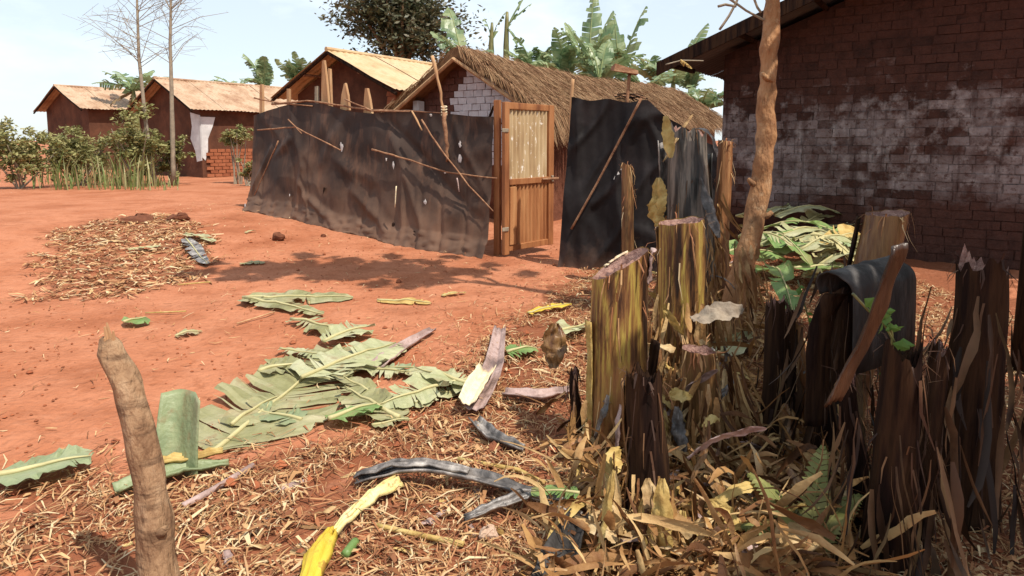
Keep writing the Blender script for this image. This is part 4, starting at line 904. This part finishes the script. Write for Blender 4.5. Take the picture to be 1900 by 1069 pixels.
fallen((455, 434), (475, 431), 5, 'tiny pale scrap near the fence end on the path', m='leafpale', nl=4, rnd=.4)
fallen((-10, 905), (170, 868), 60, 'broad green leaf lying at the lower left edge', m='leafolive', nl=10, rnd=.3, lift=.05, torn=.3, prof=(.5, .3))
fallen((1330, 690), (1372, 640), 34, 'flat pale green leaf behind the brown frayed stump', m='leafpale', nl=5, rnd=.15, lift=.1, prof=(.5, .2), torn=.3)
fallen((1075, 962), (985, 958), 20, 'dark green leaf end under the short dark stump', m='leafgreen', nl=5, rnd=.2, lift=.10, prof=(.5, .3))
for i, (a, b, hw) in enumerate((((430, 800), (520, 745), 34), ((660, 690), (780, 705), 26), ((560, 790), (470, 770), 30), ((700, 745), (620, 700), 24), ((760, 760), (850, 735), 22), ((800, 700), (720, 690), 20), ((690, 800), (760, 790), 18), ((520, 655), (600, 668), 18))):
    fallen(a, b, hw, ('trampled grey green leaf scrap left of the big midrib', 'trampled leaf scrap right of the pale sunlit leaf', 'trampled leaf scrap at the foot of the big wilted leaf', 'torn leaf scrap between the pale and light green leaves', 'torn leaf scrap beside the cream cut sheath', 'small torn scrap below the grey brown sheath strip', 'small torn scrap right of the bright green folded leaf', 'small torn scrap above the big wilted leaf')[i], m=('leafwilt', 'leafpale', 'leafolive')[i % 3], nl=6, rnd=.35, lift=.03, prof=(.5, .3))
# heap of cut leaves by the wall
for i, (a, b, hw, m, lab) in enumerate((((1400, 420), (1600, 440), 26, 'leafgreen', 'long green leaf on top of the heap by the brick wall'), ((1410, 460), (1560, 425), 22, 'leafpale', 'pale leaf crossing the heap by the brick wall'), ((1480, 470), (1615, 455), 20, 'leafpale', 'light leaf low in the heap by the brick wall'), ((1395, 440), (1500, 480), 26, 'leafgreen', 'green leaf sliding off the heap beside the leaning trunk'), ((1450, 455), (1590, 475), 18, 'rib', 'cream midrib leaf at the front of the heap'), ((1420, 480), (1470, 540), 24, 'leafgreen', 'green leaf hanging below the heap near the trunk'), ((1380, 410), (1440, 425), 14, 'goldleaf', 'gold leaf at the left end of the heap'))):
    fallen((a[0], a[1] + 62), (b[0], b[1] + 62), hw * 1.25, lab, m=m, nl=9, rnd=.6, lift=.36 if i < 5 else .2, arch=.14, group='heap of cut leaves by the wall', tip=-.1)
for i in range(26):
    x = U(1390, 1620); y = U(455, 545); a_ = U(-.5, .5); l_ = U(70, 130)
    mk = random.choice(('leafgreen', 'leafpale', 'leafpale', 'goldleaf', 'rib'))
    fallen((x - l_ / 2, y), (x + l_ / 2, y + a_ * 40), U(16, 30), 'crossed %s leaf strip in the %s of the heap by the brick wall' % ({'leafgreen': 'green', 'leafpale': 'pale', 'goldleaf': 'golden', 'rib': 'cream'}[mk], 'left third' if x < 1465 else 'middle' if x < 1540 else 'right third'), m=mk, nl=7, rnd=.6, lift=U(.1, .58), arch=U(.02, .15), group='heap of cut leaves by the wall', tip=U(-.1, .08))
# upright green leaf piece and green stalk at lower left
a = gp(375, 880); b = gp(285, 880); o = root('banana_leaf', a, 'upright smooth green leaf piece beside the leaning trunk', 'leaf', 'cut banana leaves on the ground')
mb = MB()
def upr(u, v):
    p = b.lerp(a, u); hgt = .31 + .02 * u; return V((p.x, p.y, gz(p.x, p.y))) + V((-.03 * v, .10 * v + .05 * v * v, hgt * v)) + V((0, .04 * math.sin(u * 5), .01 * nz(u * 3, v * 3, 4))) + (V((.03, -.10, 0)) * max(0, u - .8) / .2 * v)
mb.grid(upr, 18, 14); q = mb.build('blade', M['leafolive'], o, True); q.modifiers.new('s', 'SOLIDIFY').thickness = .004
def lying(pxs, r, name, m, label, cat, lift=.02, flat=1.0, n=10, group=None, cup=0.0, lifts=None):
    """a stalk (round) or a sheath strip (flat, cupped) following the ground"""
    pts = []
    for i, q in enumerate(pxs):
        p = gp(*q); p.z += (lifts[i] if lifts else lift); pts.append(p)
    full = []; rr = []
    for i, (p, q) in enumerate(zip(pts, pts[1:])):
        for k in range(5):
            t = k / 5; full.append(p.lerp(q, t)); r0 = r[i] if isinstance(r, (list, tuple)) else r; r1 = r[i + 1] if isinstance(r, (list, tuple)) else r; rr.append(r0 + (r1 - r0) * t)
    full.append(pts[-1]); rr.append(r[-1] if isinstance(r, (list, tuple)) else r)
    mb = MB()
    if flat >= 1: mb.tube(full, rr, n, wob=.12)
    else:
        N_ = len(full) - 1
        def fn(u, v):
            i = int(round(u * N_)); p = full[i]; t = (full[min(N_, i + 1)] - full[max(0, i - 1)]).normalized(); s = t.cross(ZU).normalized(); x = v * 2 - 1
            w_ = rr[i] * (1 + .10 * nz(u * 9, v, rr[0] * 50)); z = cup * rr[i] * x * x + .012 * nz(u * 8, v * 3, 3 + rr[0] * 99) + .006 * math.sin(v * 19)
            return p + s * x * w_ + ZU * z
        mb.grid(fn, N_, 10)
    o = mb.build(name, M[m], None, True)
    if flat < 1: o.modifiers.new('s', 'SOLIDIFY').thickness = .006
    return tag(o, label, cat, group)
lying([(215, 925), (270, 905), (340, 886), (425, 872)], [.04, .05, .045, .02], 'leaf_stalk', 'leafolive', 'flat green leaf stalk lying behind the leaning trunk', 'stalk', flat=.2, cup=.6, lift=.025)
lying([(285, 884), (350, 874), (415, 862)], [.03, .035, .02], 'leaf_stalk', 'goldleaf', 'dry brown stalk below the upright green leaf piece', 'stalk', flat=.2, cup=.3, lift=.06)
lying([(340, 948), (400, 915), (470, 872)], .014, 'stick', 'greyleaf', 'grey brown stick on the litter right of the leaning trunk', 'stick')
lying([(700, 690), (745, 655), (803, 618)], [.06, .055, .03], 'sheath', 'greyleaf', 'grey brown sheath strip pointing up towards the path', 'sheath', flat=.2, cup=.6)
lying([(880, 775), (900, 735), (918, 690), (928, 622)], [.065, .07, .06, .045], 'sheath', 'greyleaf', 'broad mauve sheath lying towards the gate', 'sheath', flat=.2, cup=.5, lift=.04)
lying([(868, 778), (885, 745), (905, 712)], [.05, .06, .055], 'sheath', 'cream', 'cream cut butt end on the mauve sheath', 'sheath', flat=.2, cup=.8, lift=.075)
lying([(935, 745), (1000, 752), (1062, 738)], [.04, .055, .03], 'sheath', 'greyleaf', 'grey dry sheath left of the tall slanted stump', 'sheath', flat=.2, cup=.5, lift=.04)
lying([(880, 795), (915, 830), (970, 848)], [.035, .04, .02], 'sheath', 'silver', 'curled silvery sheath scrap on the red litter', 'sheath', flat=.2, cup=.9, lift=.03)
lying([(662, 905), (740, 900), (830, 908), (920, 925), (1010, 955), (1075, 985)], [.025, .034, .04, .036, .028, .02], 'sheath', 'silver', 'long black and silver sheath strip across the lower middle', 'sheath', flat=.2, cup=.5, lifts=[.02, .06, .07, .06, .06, .05])
lying([(660, 902), (730, 898), (800, 902), (870, 912)], [.02, .024, .024, .015], 'sheath', 'silver', 'dark fold lying on the long silver strip', 'sheath', flat=.2, cup=.3, lifts=[.04, .085, .095, .085])
lying([(862, 975), (920, 965), (985, 952), (1070, 958)], [.012, .022, .028, .03], 'sheath', 'silver', 'white edged sheath strip below the long silver one', 'sheath', flat=.2, cup=.6, lifts=[.02, .05, .07, .06])
lying([(738, 908), (690, 940), (645, 980), (612, 1015)], [.034, .028, .02, .014], 'leaf_stalk', 'creamyellow', 'cream yellow stalk running into the bright yellow bract', 'stalk', flat=.2, cup=-.7, lifts=[.05, .06, .05, .05])
lying([(640, 1040), (660, 1015)], .016, 'leaf_stalk', 'leafgreen', 'short green stalk stub beside the yellow bract', 'stalk', lift=.02)
lying([(1010, 1150), (1040, 1075), (1075, 1005)], [.06, .06, .035], 'sheath', 'slate', 'broad blue grey sheath at the bottom beside the short dark stump', 'sheath', flat=.2, cup=.7, lifts=[.03, .06, .09])
lying([(1050, 862), (1095, 845), (1150, 800)], [.036, .042, .045], 'stalk_stub', 'stemR', 'cut stalk stub leaning on the tall slanted stump', 'stalk', lifts=[.05, .09, .20])
lying([(1118, 828), (1150, 798)], [.046, .05], 'stalk_butt', 'cream', 'pale cut end of the leaning stalk stub', 'stalk', lifts=[.135, .202])
lying([(1030, 920), (1120, 900), (1060, 905)], .008, 'twig', 'stick', 'thin twig under the leaning stalk stub', 'twig', lift=.02)
lying([(850, 860), (960, 880), (1010, 905)], .010, 'twig', 'goldleaf', 'straw coloured stalk on the red litter left of the stumps', 'twig')
lying([(700, 985), (790, 1005), (860, 1020)], .010, 'twig', 'goldleaf', 'straw stalk lying below the silver strips', 'twig')
lying([(440, 605), (510, 583)], .006, 'twig', 'plank', 'pale twig on the open red path', 'twig')
lying([(270, 585), (345, 582)], .006, 'twig', 'goldleaf', 'straw twig at the left of the path', 'twig')
lying([(330, 532), (390, 527)], .007, 'twig', 'goldleaf', 'straw twig at the edge of the left litter patch', 'twig')
lying([(618, 1004), (606, 1030), (590, 1062), (568, 1110)], [.014, .032, .042, .03], 'yellow_bract', 'yellow', 'bright yellow folded banana bract at the bottom edge', 'bract', flat=.2, cup=-.75, lifts=[.045, .075, .085, .05])
# stones and clods
def rock(px, py, w_, m, label, cat='stone', name='stone', fl=1.0):
    b = gp(px, py); k = w_ / F * b.y / 2; mb = MB()
    mb.grid(lambda u, v: b + V((math.cos(u * 2 * PI) * math.sin(v * PI) * k, math.sin(u * 2 * PI) * math.sin(v * PI) * k * .8, (k * .45 + math.cos(v * PI) * k * .7) * fl)) * 1 + V((nz(math.cos(u * 6.28) * 1.5, v * 3, px), nz(v * 3, math.sin(u * 6.28) * 1.5, px), nz(math.cos(u * 6.28), math.sin(u * 6.28), v * 3 + px))) * k * .35, 14, 9)
    return tag(mb.build(name, M[m], None, False), label, cat)
rock(517, 446, 25, 'clodbig', 'dark clod lying alone on the path before the fence', 'clod', 'clod'); rock(905, 998, 38, 'rock', 'pale angular stone below the silver strips'); rock(980, 1000, 36, 'barkorange', 'brown lump under the short dark stump', 'clod', 'clod')
rock(330, 408, 46, 'clodbig', 'flat dark lump standing in for a shallow hollow at the top of the left litter patch', 'clod', 'clod', .35); rock(255, 410, 54, 'clodbig', 'flat dark lump standing in for a shallow hollow at the left end of the litter patch', 'clod', 'clod', .3); rock(740, 525, 12, 'clodbig', 'small dark pebble on the shaded path')  # the two flat lumps are added in place of dark shallow hollows
rock(600, 440, 10, 'clodbig', 'tiny clod near the fence foot', 'clod', 'clod')

# curled dry leaves round the stumps
def curl_leaf(px, py, lift, ln, wd, az, el, m, label, group=None, twist=1.0, curl=1.0, seed=0, at_y=None, pos=None):
    b = pos if pos else at(px, py, at_y) if at_y else gp(px, py) + ZU * lift; mb = MB(); pts = []; d = V((math.cos(az) * math.cos(el), math.sin(az) * math.cos(el), math.sin(el))); p = b.copy(); s0 = d.cross(ZU).normalized()
    NU = 20; frames = []; cupf = .25 + .5 * abs(nz(seed * 1.3, 2, 4))
    for i in range(NU + 1):
        t = i / NU; s = (Matrix.Rotation(twist * t + .4 * nz(t * 3, seed, 1), 3, d) @ s0); frames.append((p.copy(), s, d.cross(s)))
        p += d * ln / NU; d = (d + V((.10 * nz(t * 4, seed, 5), .10 * nz(t * 4, seed, 8), -.07 * curl))).normalized(); s0 = (s0 - d * s0.dot(d)).normalized()
    def fn(u, v):
        i = int(round(u * NU)); p, s, n_ = frames[i]; x = v * 2 - 1; w_ = wd * (math.sin(PI * (.04 + .93 * u)) ** .6) * (1 + .25 * nz(u * 6, x, seed))
        w_ *= 1 + .22 * nz(u * 17, x * 1.5, seed + 9); q = p + s * x * w_ + n_ * (w_ * cupf * (x * x - .4) + .45 * wd * nz(u * 5, x * 1.6, seed + 3) + .22 * wd * nz(u * 14, x * 4, seed) + .05 * wd * math.sin(x * 17))
        g_ = gz(q.x, q.y) + .004
        return V((q.x, q.y, max(q.z, g_)))
    mb.grid(fn, NU, 10); o = mb.build('dry_leaf', M[m], None, True); return tag(o, label, 'dry leaf', group)
D = curl_leaf
D(1283, 592, 0, .30, .07, .12, .28, 'drygrey', 'grey brown cigar shaped dry leaf between olive stump and trunk', twist=.5, curl=.1, seed=1.6, at_y=3.3)
D(1318, 512, 0, .2, .012, .05, .1, 'silver', 'narrow white leaf strip crossing the leaning trunk', twist=.3, seed=2, at_y=4.2)
D(1262, 740, 0, .42, .055, -1.4, -1.2, 'silver', 'silver dry leaf hanging right of the short dark stump', twist=.6, curl=.1, seed=3, at_y=2.9)
D(1252, 650, 0, .3, .05, 2.8, .4, 'dryleaf', 'tangled pale dry leaf below the olive stump', twist=2, curl=1.6, seed=4, at_y=3.1)
D(1300, 630, 0, .3, .04, -.9, -.9, 'dryleaf', 'pale dry leaf hanging on the brown frayed stump', twist=1, seed=5, at_y=3.05)
D(1235, 215, 0, .35, .05, -1.4, -1.25, 'goldleaf', 'upright blade of dry leaf beside the charcoal stem', twist=.3, curl=0, seed=6, at_y=5.15)
D(1230, 300, 0, .5, .02, .6, .8, 'dryleaf', 'thin dry stalk rising across the charcoal stem', twist=.3, curl=0, seed=7, at_y=5.15)
D(1222, 330, 0, .3, .06, -1.7, -1.3, 'goldleaf', 'cluster leaf hanging left of the charcoal stem', twist=1.2, seed=8, at_y=5.15); D(1215, 365, 0, .26, .07, -1.2, -1.3, 'goldleaf', 'lower gold leaf hanging left of the charcoal stem', twist=2, seed=9, at_y=5.15)
D(1290, 240, 0, .32, .025, -.4, .3, 'silver', 'arching white dry strip on top of the charcoal stem', twist=.8, curl=2.6, seed=10, at_y=5.15)
D(1300, 330, 0, .5, .05, -.9, -1.1, 'silver', 'silver sheath hanging right of the charcoal stem', twist=.5, curl=0, seed=11, at_y=5.15)
D(1190, 470, 0, .25, .06, -1.5, -1.2, 'goldleaf', 'gold crumpled leaf behind the slanted cut', twist=2, seed=12, at_y=4.6)
D(1030, 600, 0, .22, .06, -1.6, -1.2, 'stemB', 'dark peeling sheath hanging left of the tall slanted stump', twist=.4, seed=13, at_y=3.15)
D(1300, 905, .06, .32, .07, .1, .15, 'slate', 'grey dry leaf blade behind the fern', twist=.3, seed=14); D(1285, 920, .03, .36, .05, .3, .1, 'goldleaf', 'gold dry leaf edge under the grey blade', twist=.6, seed=15)
D(1090, 1010, .10, .34, .035, .35, .1, 'dryleaf', 'long pale curled leaf crossing below the short dark stump', twist=1.4, seed=16); D(1120, 960, .05, .3, .04, 1.2, .9, 'goldleaf', 'upright gold leaf before the short dark stump', twist=1, seed=17)
D(1150, 1040, .08, .34, .04, .15, .2, 'dryleaf', 'pale twisted leaf at the bottom under the short dark stump', twist=2.2, seed=18); D(1010, 1060, .06, .5, .02, 1.1, .5, 'goldleaf', 'straw yellow stalk leaf beside the blue grey sheath', twist=.3, seed=19)
D(1350, 800, .0, .3, .02, 1.45, 1.3, 'dryleaf', 'forked straw standing right of the brown stump', twist=.3, curl=0, seed=20); D(1365, 800, .0, .28, .018, .9, 1.3, 'dryleaf', 'right prong of straw standing by the brown stump', twist=.3, curl=0, seed=21)
D(1455, 1068, .10, .26, .085, .6, .3, 'dryleaf', 'pale broad dry leaf at the bottom beneath the fern', twist=.5, curl=1.5, seed=22); D(1400, 950, .05, .4, .05, -1.0, .4, 'stemgreen', 'olive frayed stalk end left of the fern', twist=.3, seed=23)
D(1490, 820, 0, .35, .03, .8, .5, 'stemB', 'brown sheath blade leaning under the black stump', twist=.2, curl=0, seed=24)
random.seed(77)
zones = [(1060, 1340, 860, 1060), (1240, 1520, 480, 560), (1210, 1420, 440, 530), (1230, 1560, 860, 1065), (1180, 1340, 600, 900), (560, 1060, 880, 1065), (240, 560, 930, 1065)]
zname = ('before the short dark stump', 'by the leaning trunk', 'behind the olive stump', 'near the fern at lower right', 'between the stumps', 'round the silver strips', 'right of the leaning lower left trunk')
mname = {'dryleaf': 'pale', 'goldleaf': 'golden', 'greyleaf': 'grey', 'stemB': 'dark brown'}
for i in range(210):
    z_ = zones[random.choice((0, 0, 0, 1, 2, 3, 3, 3, 4, 4, 5, 6))]; big = z_ in zones[:5]; mk = random.choice(('dryleaf', 'dryleaf', 'goldleaf', 'goldleaf', 'greyleaf', 'stemB'))
    D(U(z_[0], z_[1]), U(z_[2], z_[3]), U(.0, .10 if big else .02), U(.10, .30 if big else .16), U(.010, .035 if big else .02), U(0, 6.28), U(-.1, .9 if big else .2), mk, 'small curled %s dry leaf lying %s' % (mname[mk], zname[zones.index(z_)]), 'small curled %s dry leaves %s' % (mname[mk], zname[zones.index(z_)]), twist=U(-2, 2), curl=U(0, 2.4), seed=i * 1.7)

spots = [((1143, 838), 1.0), ((1266, 705), 1.2), ((1205, 985), 1.4), ((1302, 835), 1.4), ((1278, 575), 1.2), ((1432, 812), .7), ((1535, 860), .9)]
snames = ('tall slanted stump', 'flat topped olive stump', 'short dark stump', 'brown frayed stump', 'charcoal stem', 'narrow twin stumps', 'broad black stump')
for i in range(84):
    k = random.choices(range(7), [q[1] for q in spots])[0]; b = gp(*spots[k][0]); a = U(PI * .95, PI * 2.05); rr = U(.13, .24); mk = random.choice(('dryleaf', 'goldleaf', 'goldleaf', 'greyleaf', 'silver', 'stemB', 'stemB', 'fibredark'))
    p = b + V((math.cos(a) * rr, math.sin(a) * rr, U(.02, .34))); ln = U(.12, .34); down = R() < .7
    o = D(0, 0, 0, ln, U(.012, .034), a + U(-.9, .9), U(-1.4, -.6) if down else U(.3, 1.2), mk, 'ragged %s dry leaf hanging round the %s' % ({'dryleaf': 'pale', 'goldleaf': 'golden', 'greyleaf': 'grey', 'silver': 'silvery', 'stemB': 'brown', 'fibredark': 'blackish'}[mk], snames[k]), 'ragged dry leaves round the ' + snames[k], twist=U(-1.5, 1.5), curl=U(-.3, 1.2), seed=i * 2.3 + 500, pos=p)
# fern and vines
random.seed(51)
fr_ = root('fern', gp(1500, 1045), 'yellow green fern growing beside the black stump at lower right', 'fern')
for (az, el, ln) in ((1.0, 1.35, .40), (.4, 1.15, .30), (2.2, 1.2, .32), (2.9, .9, .24)):
    mb = MB(); p = gp(1500, 1045); e = el; pts = []
    for i in range(19):
        d = V((math.cos(az) * math.cos(e), math.sin(az) * math.cos(e), math.sin(e))); pts.append(p.copy()); sd = d.cross(ZU).normalized(); n_ = sd.cross(d)
        if i > 2:
            l_ = .055 * math.sin(PI * min(1, .15 + .85 * i / 19)) ** .7
            for sg in (1, -1):
                t = p + sd * sg * l_ + d * l_ * .5 - n_ * .012; k_ = d * .009; mb.add([p - k_, p + k_, p.lerp(t, .6) + k_ * 1.1 + n_ * .006, p.lerp(t, .6) - k_ * 1.1 + n_ * .006, t], [(0, 1, 2, 3), (3, 2, 4)])
        p = p + d * ln / 18; e -= .04 + .002 * i
    mb.tube(pts, [.005 * (1 - i / 22) for i in range(19)], 4); mb.build('frond', M['fern'], fr_)
vn = root('climbing_vine', gp(1640, 800), 'green leafed vine trailing over the right hand banana stems', 'vine')
for pts in ([(1582, 545), (1610, 575), (1640, 600), (1662, 640)], [(1640, 560), (1655, 620), (1658, 700)], [(1480, 520), (1500, 590), (1520, 680)]):
    Yv = gp(1640, 1040).y + .15 if pts[0][0] > 1500 else 3.6
    tube_px(vn, pts, [Yv] * len(pts), .005, 'tendril', 'stemgreen', n=5)
    for k in range(9):
        i = random.randrange(len(pts) - 1); t = R(); p = at(pts[i][0] * (1 - t) + pts[i + 1][0] * t, pts[i][1] * (1 - t) + pts[i + 1][1] * t, Yv - .02); a = V((U(-1, 1), U(-.6, .2), U(-.8, .5))).normalized(); b_ = a.cross(V((U(-1, 1), 1, U(-1, 1)))).normalized(); s = U(.025, .05)
        mb = MB(); mb.add([p, p + a * s * .5 + b_ * s * .45, p + a * s * 1.2, p + a * s * .5 - b_ * s * .45, p + a * s * .6 + a.cross(b_) * .006], [(0, 1, 4), (1, 2, 4), (2, 3, 4), (3, 0, 4)]); mb.build('leaf', M['vine'], vn)
# dry twig with leaves on the dark roof edge
p = at(1255, 125, 8.6); tw = root('dry_twig', p, 'dry leafy twig caught on the dark roof corner', 'twig')
tube_px(tw, [(1235, 120), (1265, 112), (1305, 113)], [8.1, 8.1, 8.1], .008, 'twig', 'barkgrey'); banana_leaf(tw, at(1262, 112, 8.1), -.2, -.5, .18, .05, .4, m='goldleaf', rm='goldleaf', nl=5)

# ------------------------------------------------------------------ litter: uncountable straw, clods
random.seed(99)
def strip_leaf(mb, p, d, ln, wd, curl, twist):
    p = V(p); d = V(d).normalized(); sd = d.cross(ZU)
    if sd.length < .1: sd = V((1, 0, 0))
    sd = Matrix.Rotation(U(0, 6.28), 3, d) @ sd.normalized(); vs = []; k = 6; b = p.copy()
    for i in range(k + 1):
        t = i / k; w_ = wd * (math.sin(PI * (.08 + .86 * t)) ** .7) * U(.75, 1.2); n_ = d.cross(sd)
        vs += [b - sd * w_ + n_ * w_ * U(.1, .6), b, b + sd * w_ + n_ * w_ * U(.1, .6)]
        b = b + d * ln / k; d = (d + V((U(-.2, .2), U(-.2, .2), U(-.1, .1) - curl))).normalized(); sd = Matrix.Rotation(twist / k, 3, d) @ (sd - d * sd.dot(d)).normalized()
    vs = [V((q.x, q.y, max(q.z, gz(q.x, q.y) + .004))) for q in vs]
    mb.add(vs, [f for i in range(k) for f in ((3 * i, 3 * i + 1, 3 * i + 4, 3 * i + 3), (3 * i + 1, 3 * i + 2, 3 * i + 5, 3 * i + 4))])
M['tangle'] = mat('dry_tangle', [(.025, .012, .007), (.11, .045, .017), (.24, .11, .038), (.40, .22, .08), (.17, .07, .026), (.54, .36, .16), (.32, .16, .06), (.62, .47, .27)], scale=8, island=.85, rough=.65, bump=.3, bscale=60, transl=.15)
TZ = pxpoly([(1030, 900), (1060, 830), (1190, 800), (1225, 640), (1250, 560), (1380, 540), (1420, 640), (1400, 800), (1500, 860), (1600, 880), (1600, 1160), (980, 1160)])
mb = MB(); k = 0; xs_ = [q[0] for q in TZ]; ys_ = [q[1] for q in TZ]
while k < 2700:
    x, y = U(min(xs_), max(xs_)), U(min(ys_), max(ys_))
    if not inpoly(x, y, TZ) or R() > (1.9 / y) ** .7: continue
    k += 1; a = U(0, 6.28); el = U(-.1, .5) if R() < .72 else U(.5, 1.4); hz_ = abs(random.gauss(0, .05)) * (1.3 + nz(x * 3, y * 3, 5))
    strip_leaf(mb, V((x, y, gz(x, y) + hz_)), V((math.cos(a) * math.cos(el), math.sin(a) * math.cos(el), math.sin(el))), U(.06, .32), U(.0025, .013) if R() < .85 else U(.012, .022), U(-.05, .35), U(-2, 2))
tag(mb.build('dry_leaf_tangle', M['tangle'], None, True), 'tangle of shredded dry leaves heaped round the stump bases', 'litter', kind='stuff')
mb = MB()                                         # dry skirts hanging from the stems
for (bpx, hmax, rr, n_) in (((1266, 705), .55, .16, 90), ((1302, 835), .46, .15, 130), ((1278, 575), 1.0, .22, 110), ((1330, 640), .75, .22, 110), ((1225, 700), .45, .15, 60), ((1205, 985), .30, .14, 50), ((1143, 838), .30, .17, 40), ((1332, 570), .7, .12, 30)):
    b = gp(*bpx)
    for i in range(n_):
        a = U(PI * .9, PI * 2.2); r_ = rr * U(.75, 1.25); z_ = U(.1, 1) * hmax
        strip_leaf(mb, b + V((math.cos(a) * r_, math.sin(a) * r_, z_)), V((math.cos(a) * U(0, .6), math.sin(a) * U(0, .6), -1)), min(z_ + .1, U(.08, .38)), U(.004, .018), U(-.05, .12), U(-2, 2))
tag(mb.build('hanging_dry_leaves', M['tangle'], None, True), 'shredded dry leaf skirts hanging from the middle stumps', 'litter', kind='stuff')
M['tangledark'] = mat('dark_tangle', [(.008, .004, .003), (.022, .011, .006), (.07, .033, .015), (.014, .007, .004), (.16, .085, .04), (.03, .014, .008), (.30, .19, .09)], scale=8, island=.9, rough=.6, bump=0)
mb = MB()
for (bpx, hmax, rr, n_) in (((1535, 860), .9, .16, 60), ((1560, 790), .9, .17, 34), ((1640, 1040), .55, .17, 70), ((1790, 960), .9, .2, 60), ((1432, 812), .5, .10, 14)):
    b = gp(*bpx)
    for i in range(n_):
        a = U(PI * .85, PI * 2.15); r_ = rr * U(.7, 1.2); z_ = U(.08, 1) * hmax
        strip_leaf(mb, b + V((math.cos(a) * r_, math.sin(a) * r_, z_)), V((math.cos(a) * U(-.1, .5), math.sin(a) * U(-.1, .5), -1)), min(z_ + .1, U(.12, .5)), U(.003, .016), U(-.05, .1), U(-1.5, 1.5))
tag(mb.build('dark_leaf_skirts', M['tangledark'], None, True), 'blackish dry leaf skirts hanging from the right hand stems', 'litter', kind='stuff')
def strew(n, test, box, lens, wids, up=.25):
    mb = MB(); k = 0; tries = 0
    while k < n and tries < n * 20:
        tries += 1; x, y = U(box[0], box[1]), U(box[2], box[3])
        if box[4] and R() > (box[2] / y) ** .6: continue
        if not test(x, y): continue
        k += 1; ln = U(*lens) * (1 if R() < .85 else 1.8); wd = U(*wids); a = U(0, 2 * PI); d = V((math.cos(a), math.sin(a), U(-.02, up) * R())); s = V((-d.y, d.x, U(-.6, .6))).normalized() * wd
        b = V((x, y, gz(x, y) + U(.003, .02))); m_ = b + d * ln * .5 + ZU * U(-.01, .025) + V((-d.y, d.x, 0)) * ln * U(-.15, .15); e = b + d * ln
        for q in (m_, e): q.z = max(q.z, gz(q.x, q.y) + .003)
        mb.add([b - s * .6, b + s * .6, m_ + s, m_ - s, e + s * .4, e - s * .4], [(0, 1, 2, 3), (3, 2, 4, 5)])
    return mb
def in_l(x, y):
    j = .25 * nz(x * 3, y * 3, 2); return inpoly(x + j, y + j, LITTER)
def in_p(x, y):
    j = .3 * nz(x * 3, y * 3, 2); return inpoly(x + j, y + j, LPATCH)
mb = strew(34000, lambda x, y: in_l(x, y) and nz(x * 2.2, y * 2.2, 6) > -.55 + .4 * R(), (-3.2, 4.2, 1.5, 7.6, 1), (.015, .12), (.001, .0045)); tag(mb.build('straw_litter', M['straw']), 'brown and gold straw litter round the stumps', 'litter', kind='stuff')
mb = strew(3600, lambda x, y: in_l(x, y) and nz(x * 2, y * 2, 16) > -.2, (-3.2, 4.2, 1.5, 7.4, 1), (.025, .085), (.004, .011), .35); tag(mb.build('leaf_litter', M['straw']), 'crumbled dry leaf flakes round the stumps', 'litter', kind='stuff')
mb = strew(3000, in_p, (-7, -2.5, 5, 12, 0), (.04, .16), (.004, .014)); tag(mb.build('patch_litter', M['straw']), 'pale straw litter patch at the left of the path', 'litter', kind='stuff')
mb = strew(3200, lambda x, y: (not in_l(x, y)) and in_l(x + random.gauss(0, .35), y - abs(random.gauss(0, .3))), (-3.5, 3, 1.8, 8.5, 1), (.015, .10), (.001, .0045)); tag(mb.build('fringe_litter', M['straw']), 'thinning straw scraps along the edge of the path', 'litter', kind='stuff')
mb = strew(1700, lambda x, y: not in_l(x, y), (-6, 1.6, 3.5, 12, 1), (.02, .08), (.0015, .005)); tag(mb.build('path_scraps', M['straw']), 'scattered straw scraps on the red path', 'litter', kind='stuff')
mb = MB(); ico = [V(v) for v in ((0, 0, 1), (.9, 0, .2), (.28, .85, .2), (-.72, .52, .2), (-.72, -.52, .2), (.28, -.85, .2), (0, 0, -.6))]
for i in range(6500):
    x, y = U(-4.5, 4.2), U(1.5, 9) if i % 3 else U(1.5, 4.5); inl = in_l(x, y)
    if not inl and R() < .6: continue
    s = (U(.004, .014) if not inl else U(.004, .022)) * (2 if R() < .04 else 1); b = V((x, y, gz(x, y) + s * .25)); ro = Matrix.Rotation(U(0, 6), 3, 'Z')
    mb.add([b + ro @ (V((v.x * s * U(.7, 1.3), v.y * s * U(.7, 1.3), v.z * s * U(.6, 1)))) for v in ico], [(0, 1, 2), (0, 2, 3), (0, 3, 4), (0, 4, 5), (0, 5, 1), (6, 2, 1), (6, 3, 2), (6, 4, 3), (6, 5, 4), (6, 1, 5)])
tag(mb.build('soil_clods', M['clod']), 'loose crumbs of red soil over the ground', 'soil', kind='stuff')
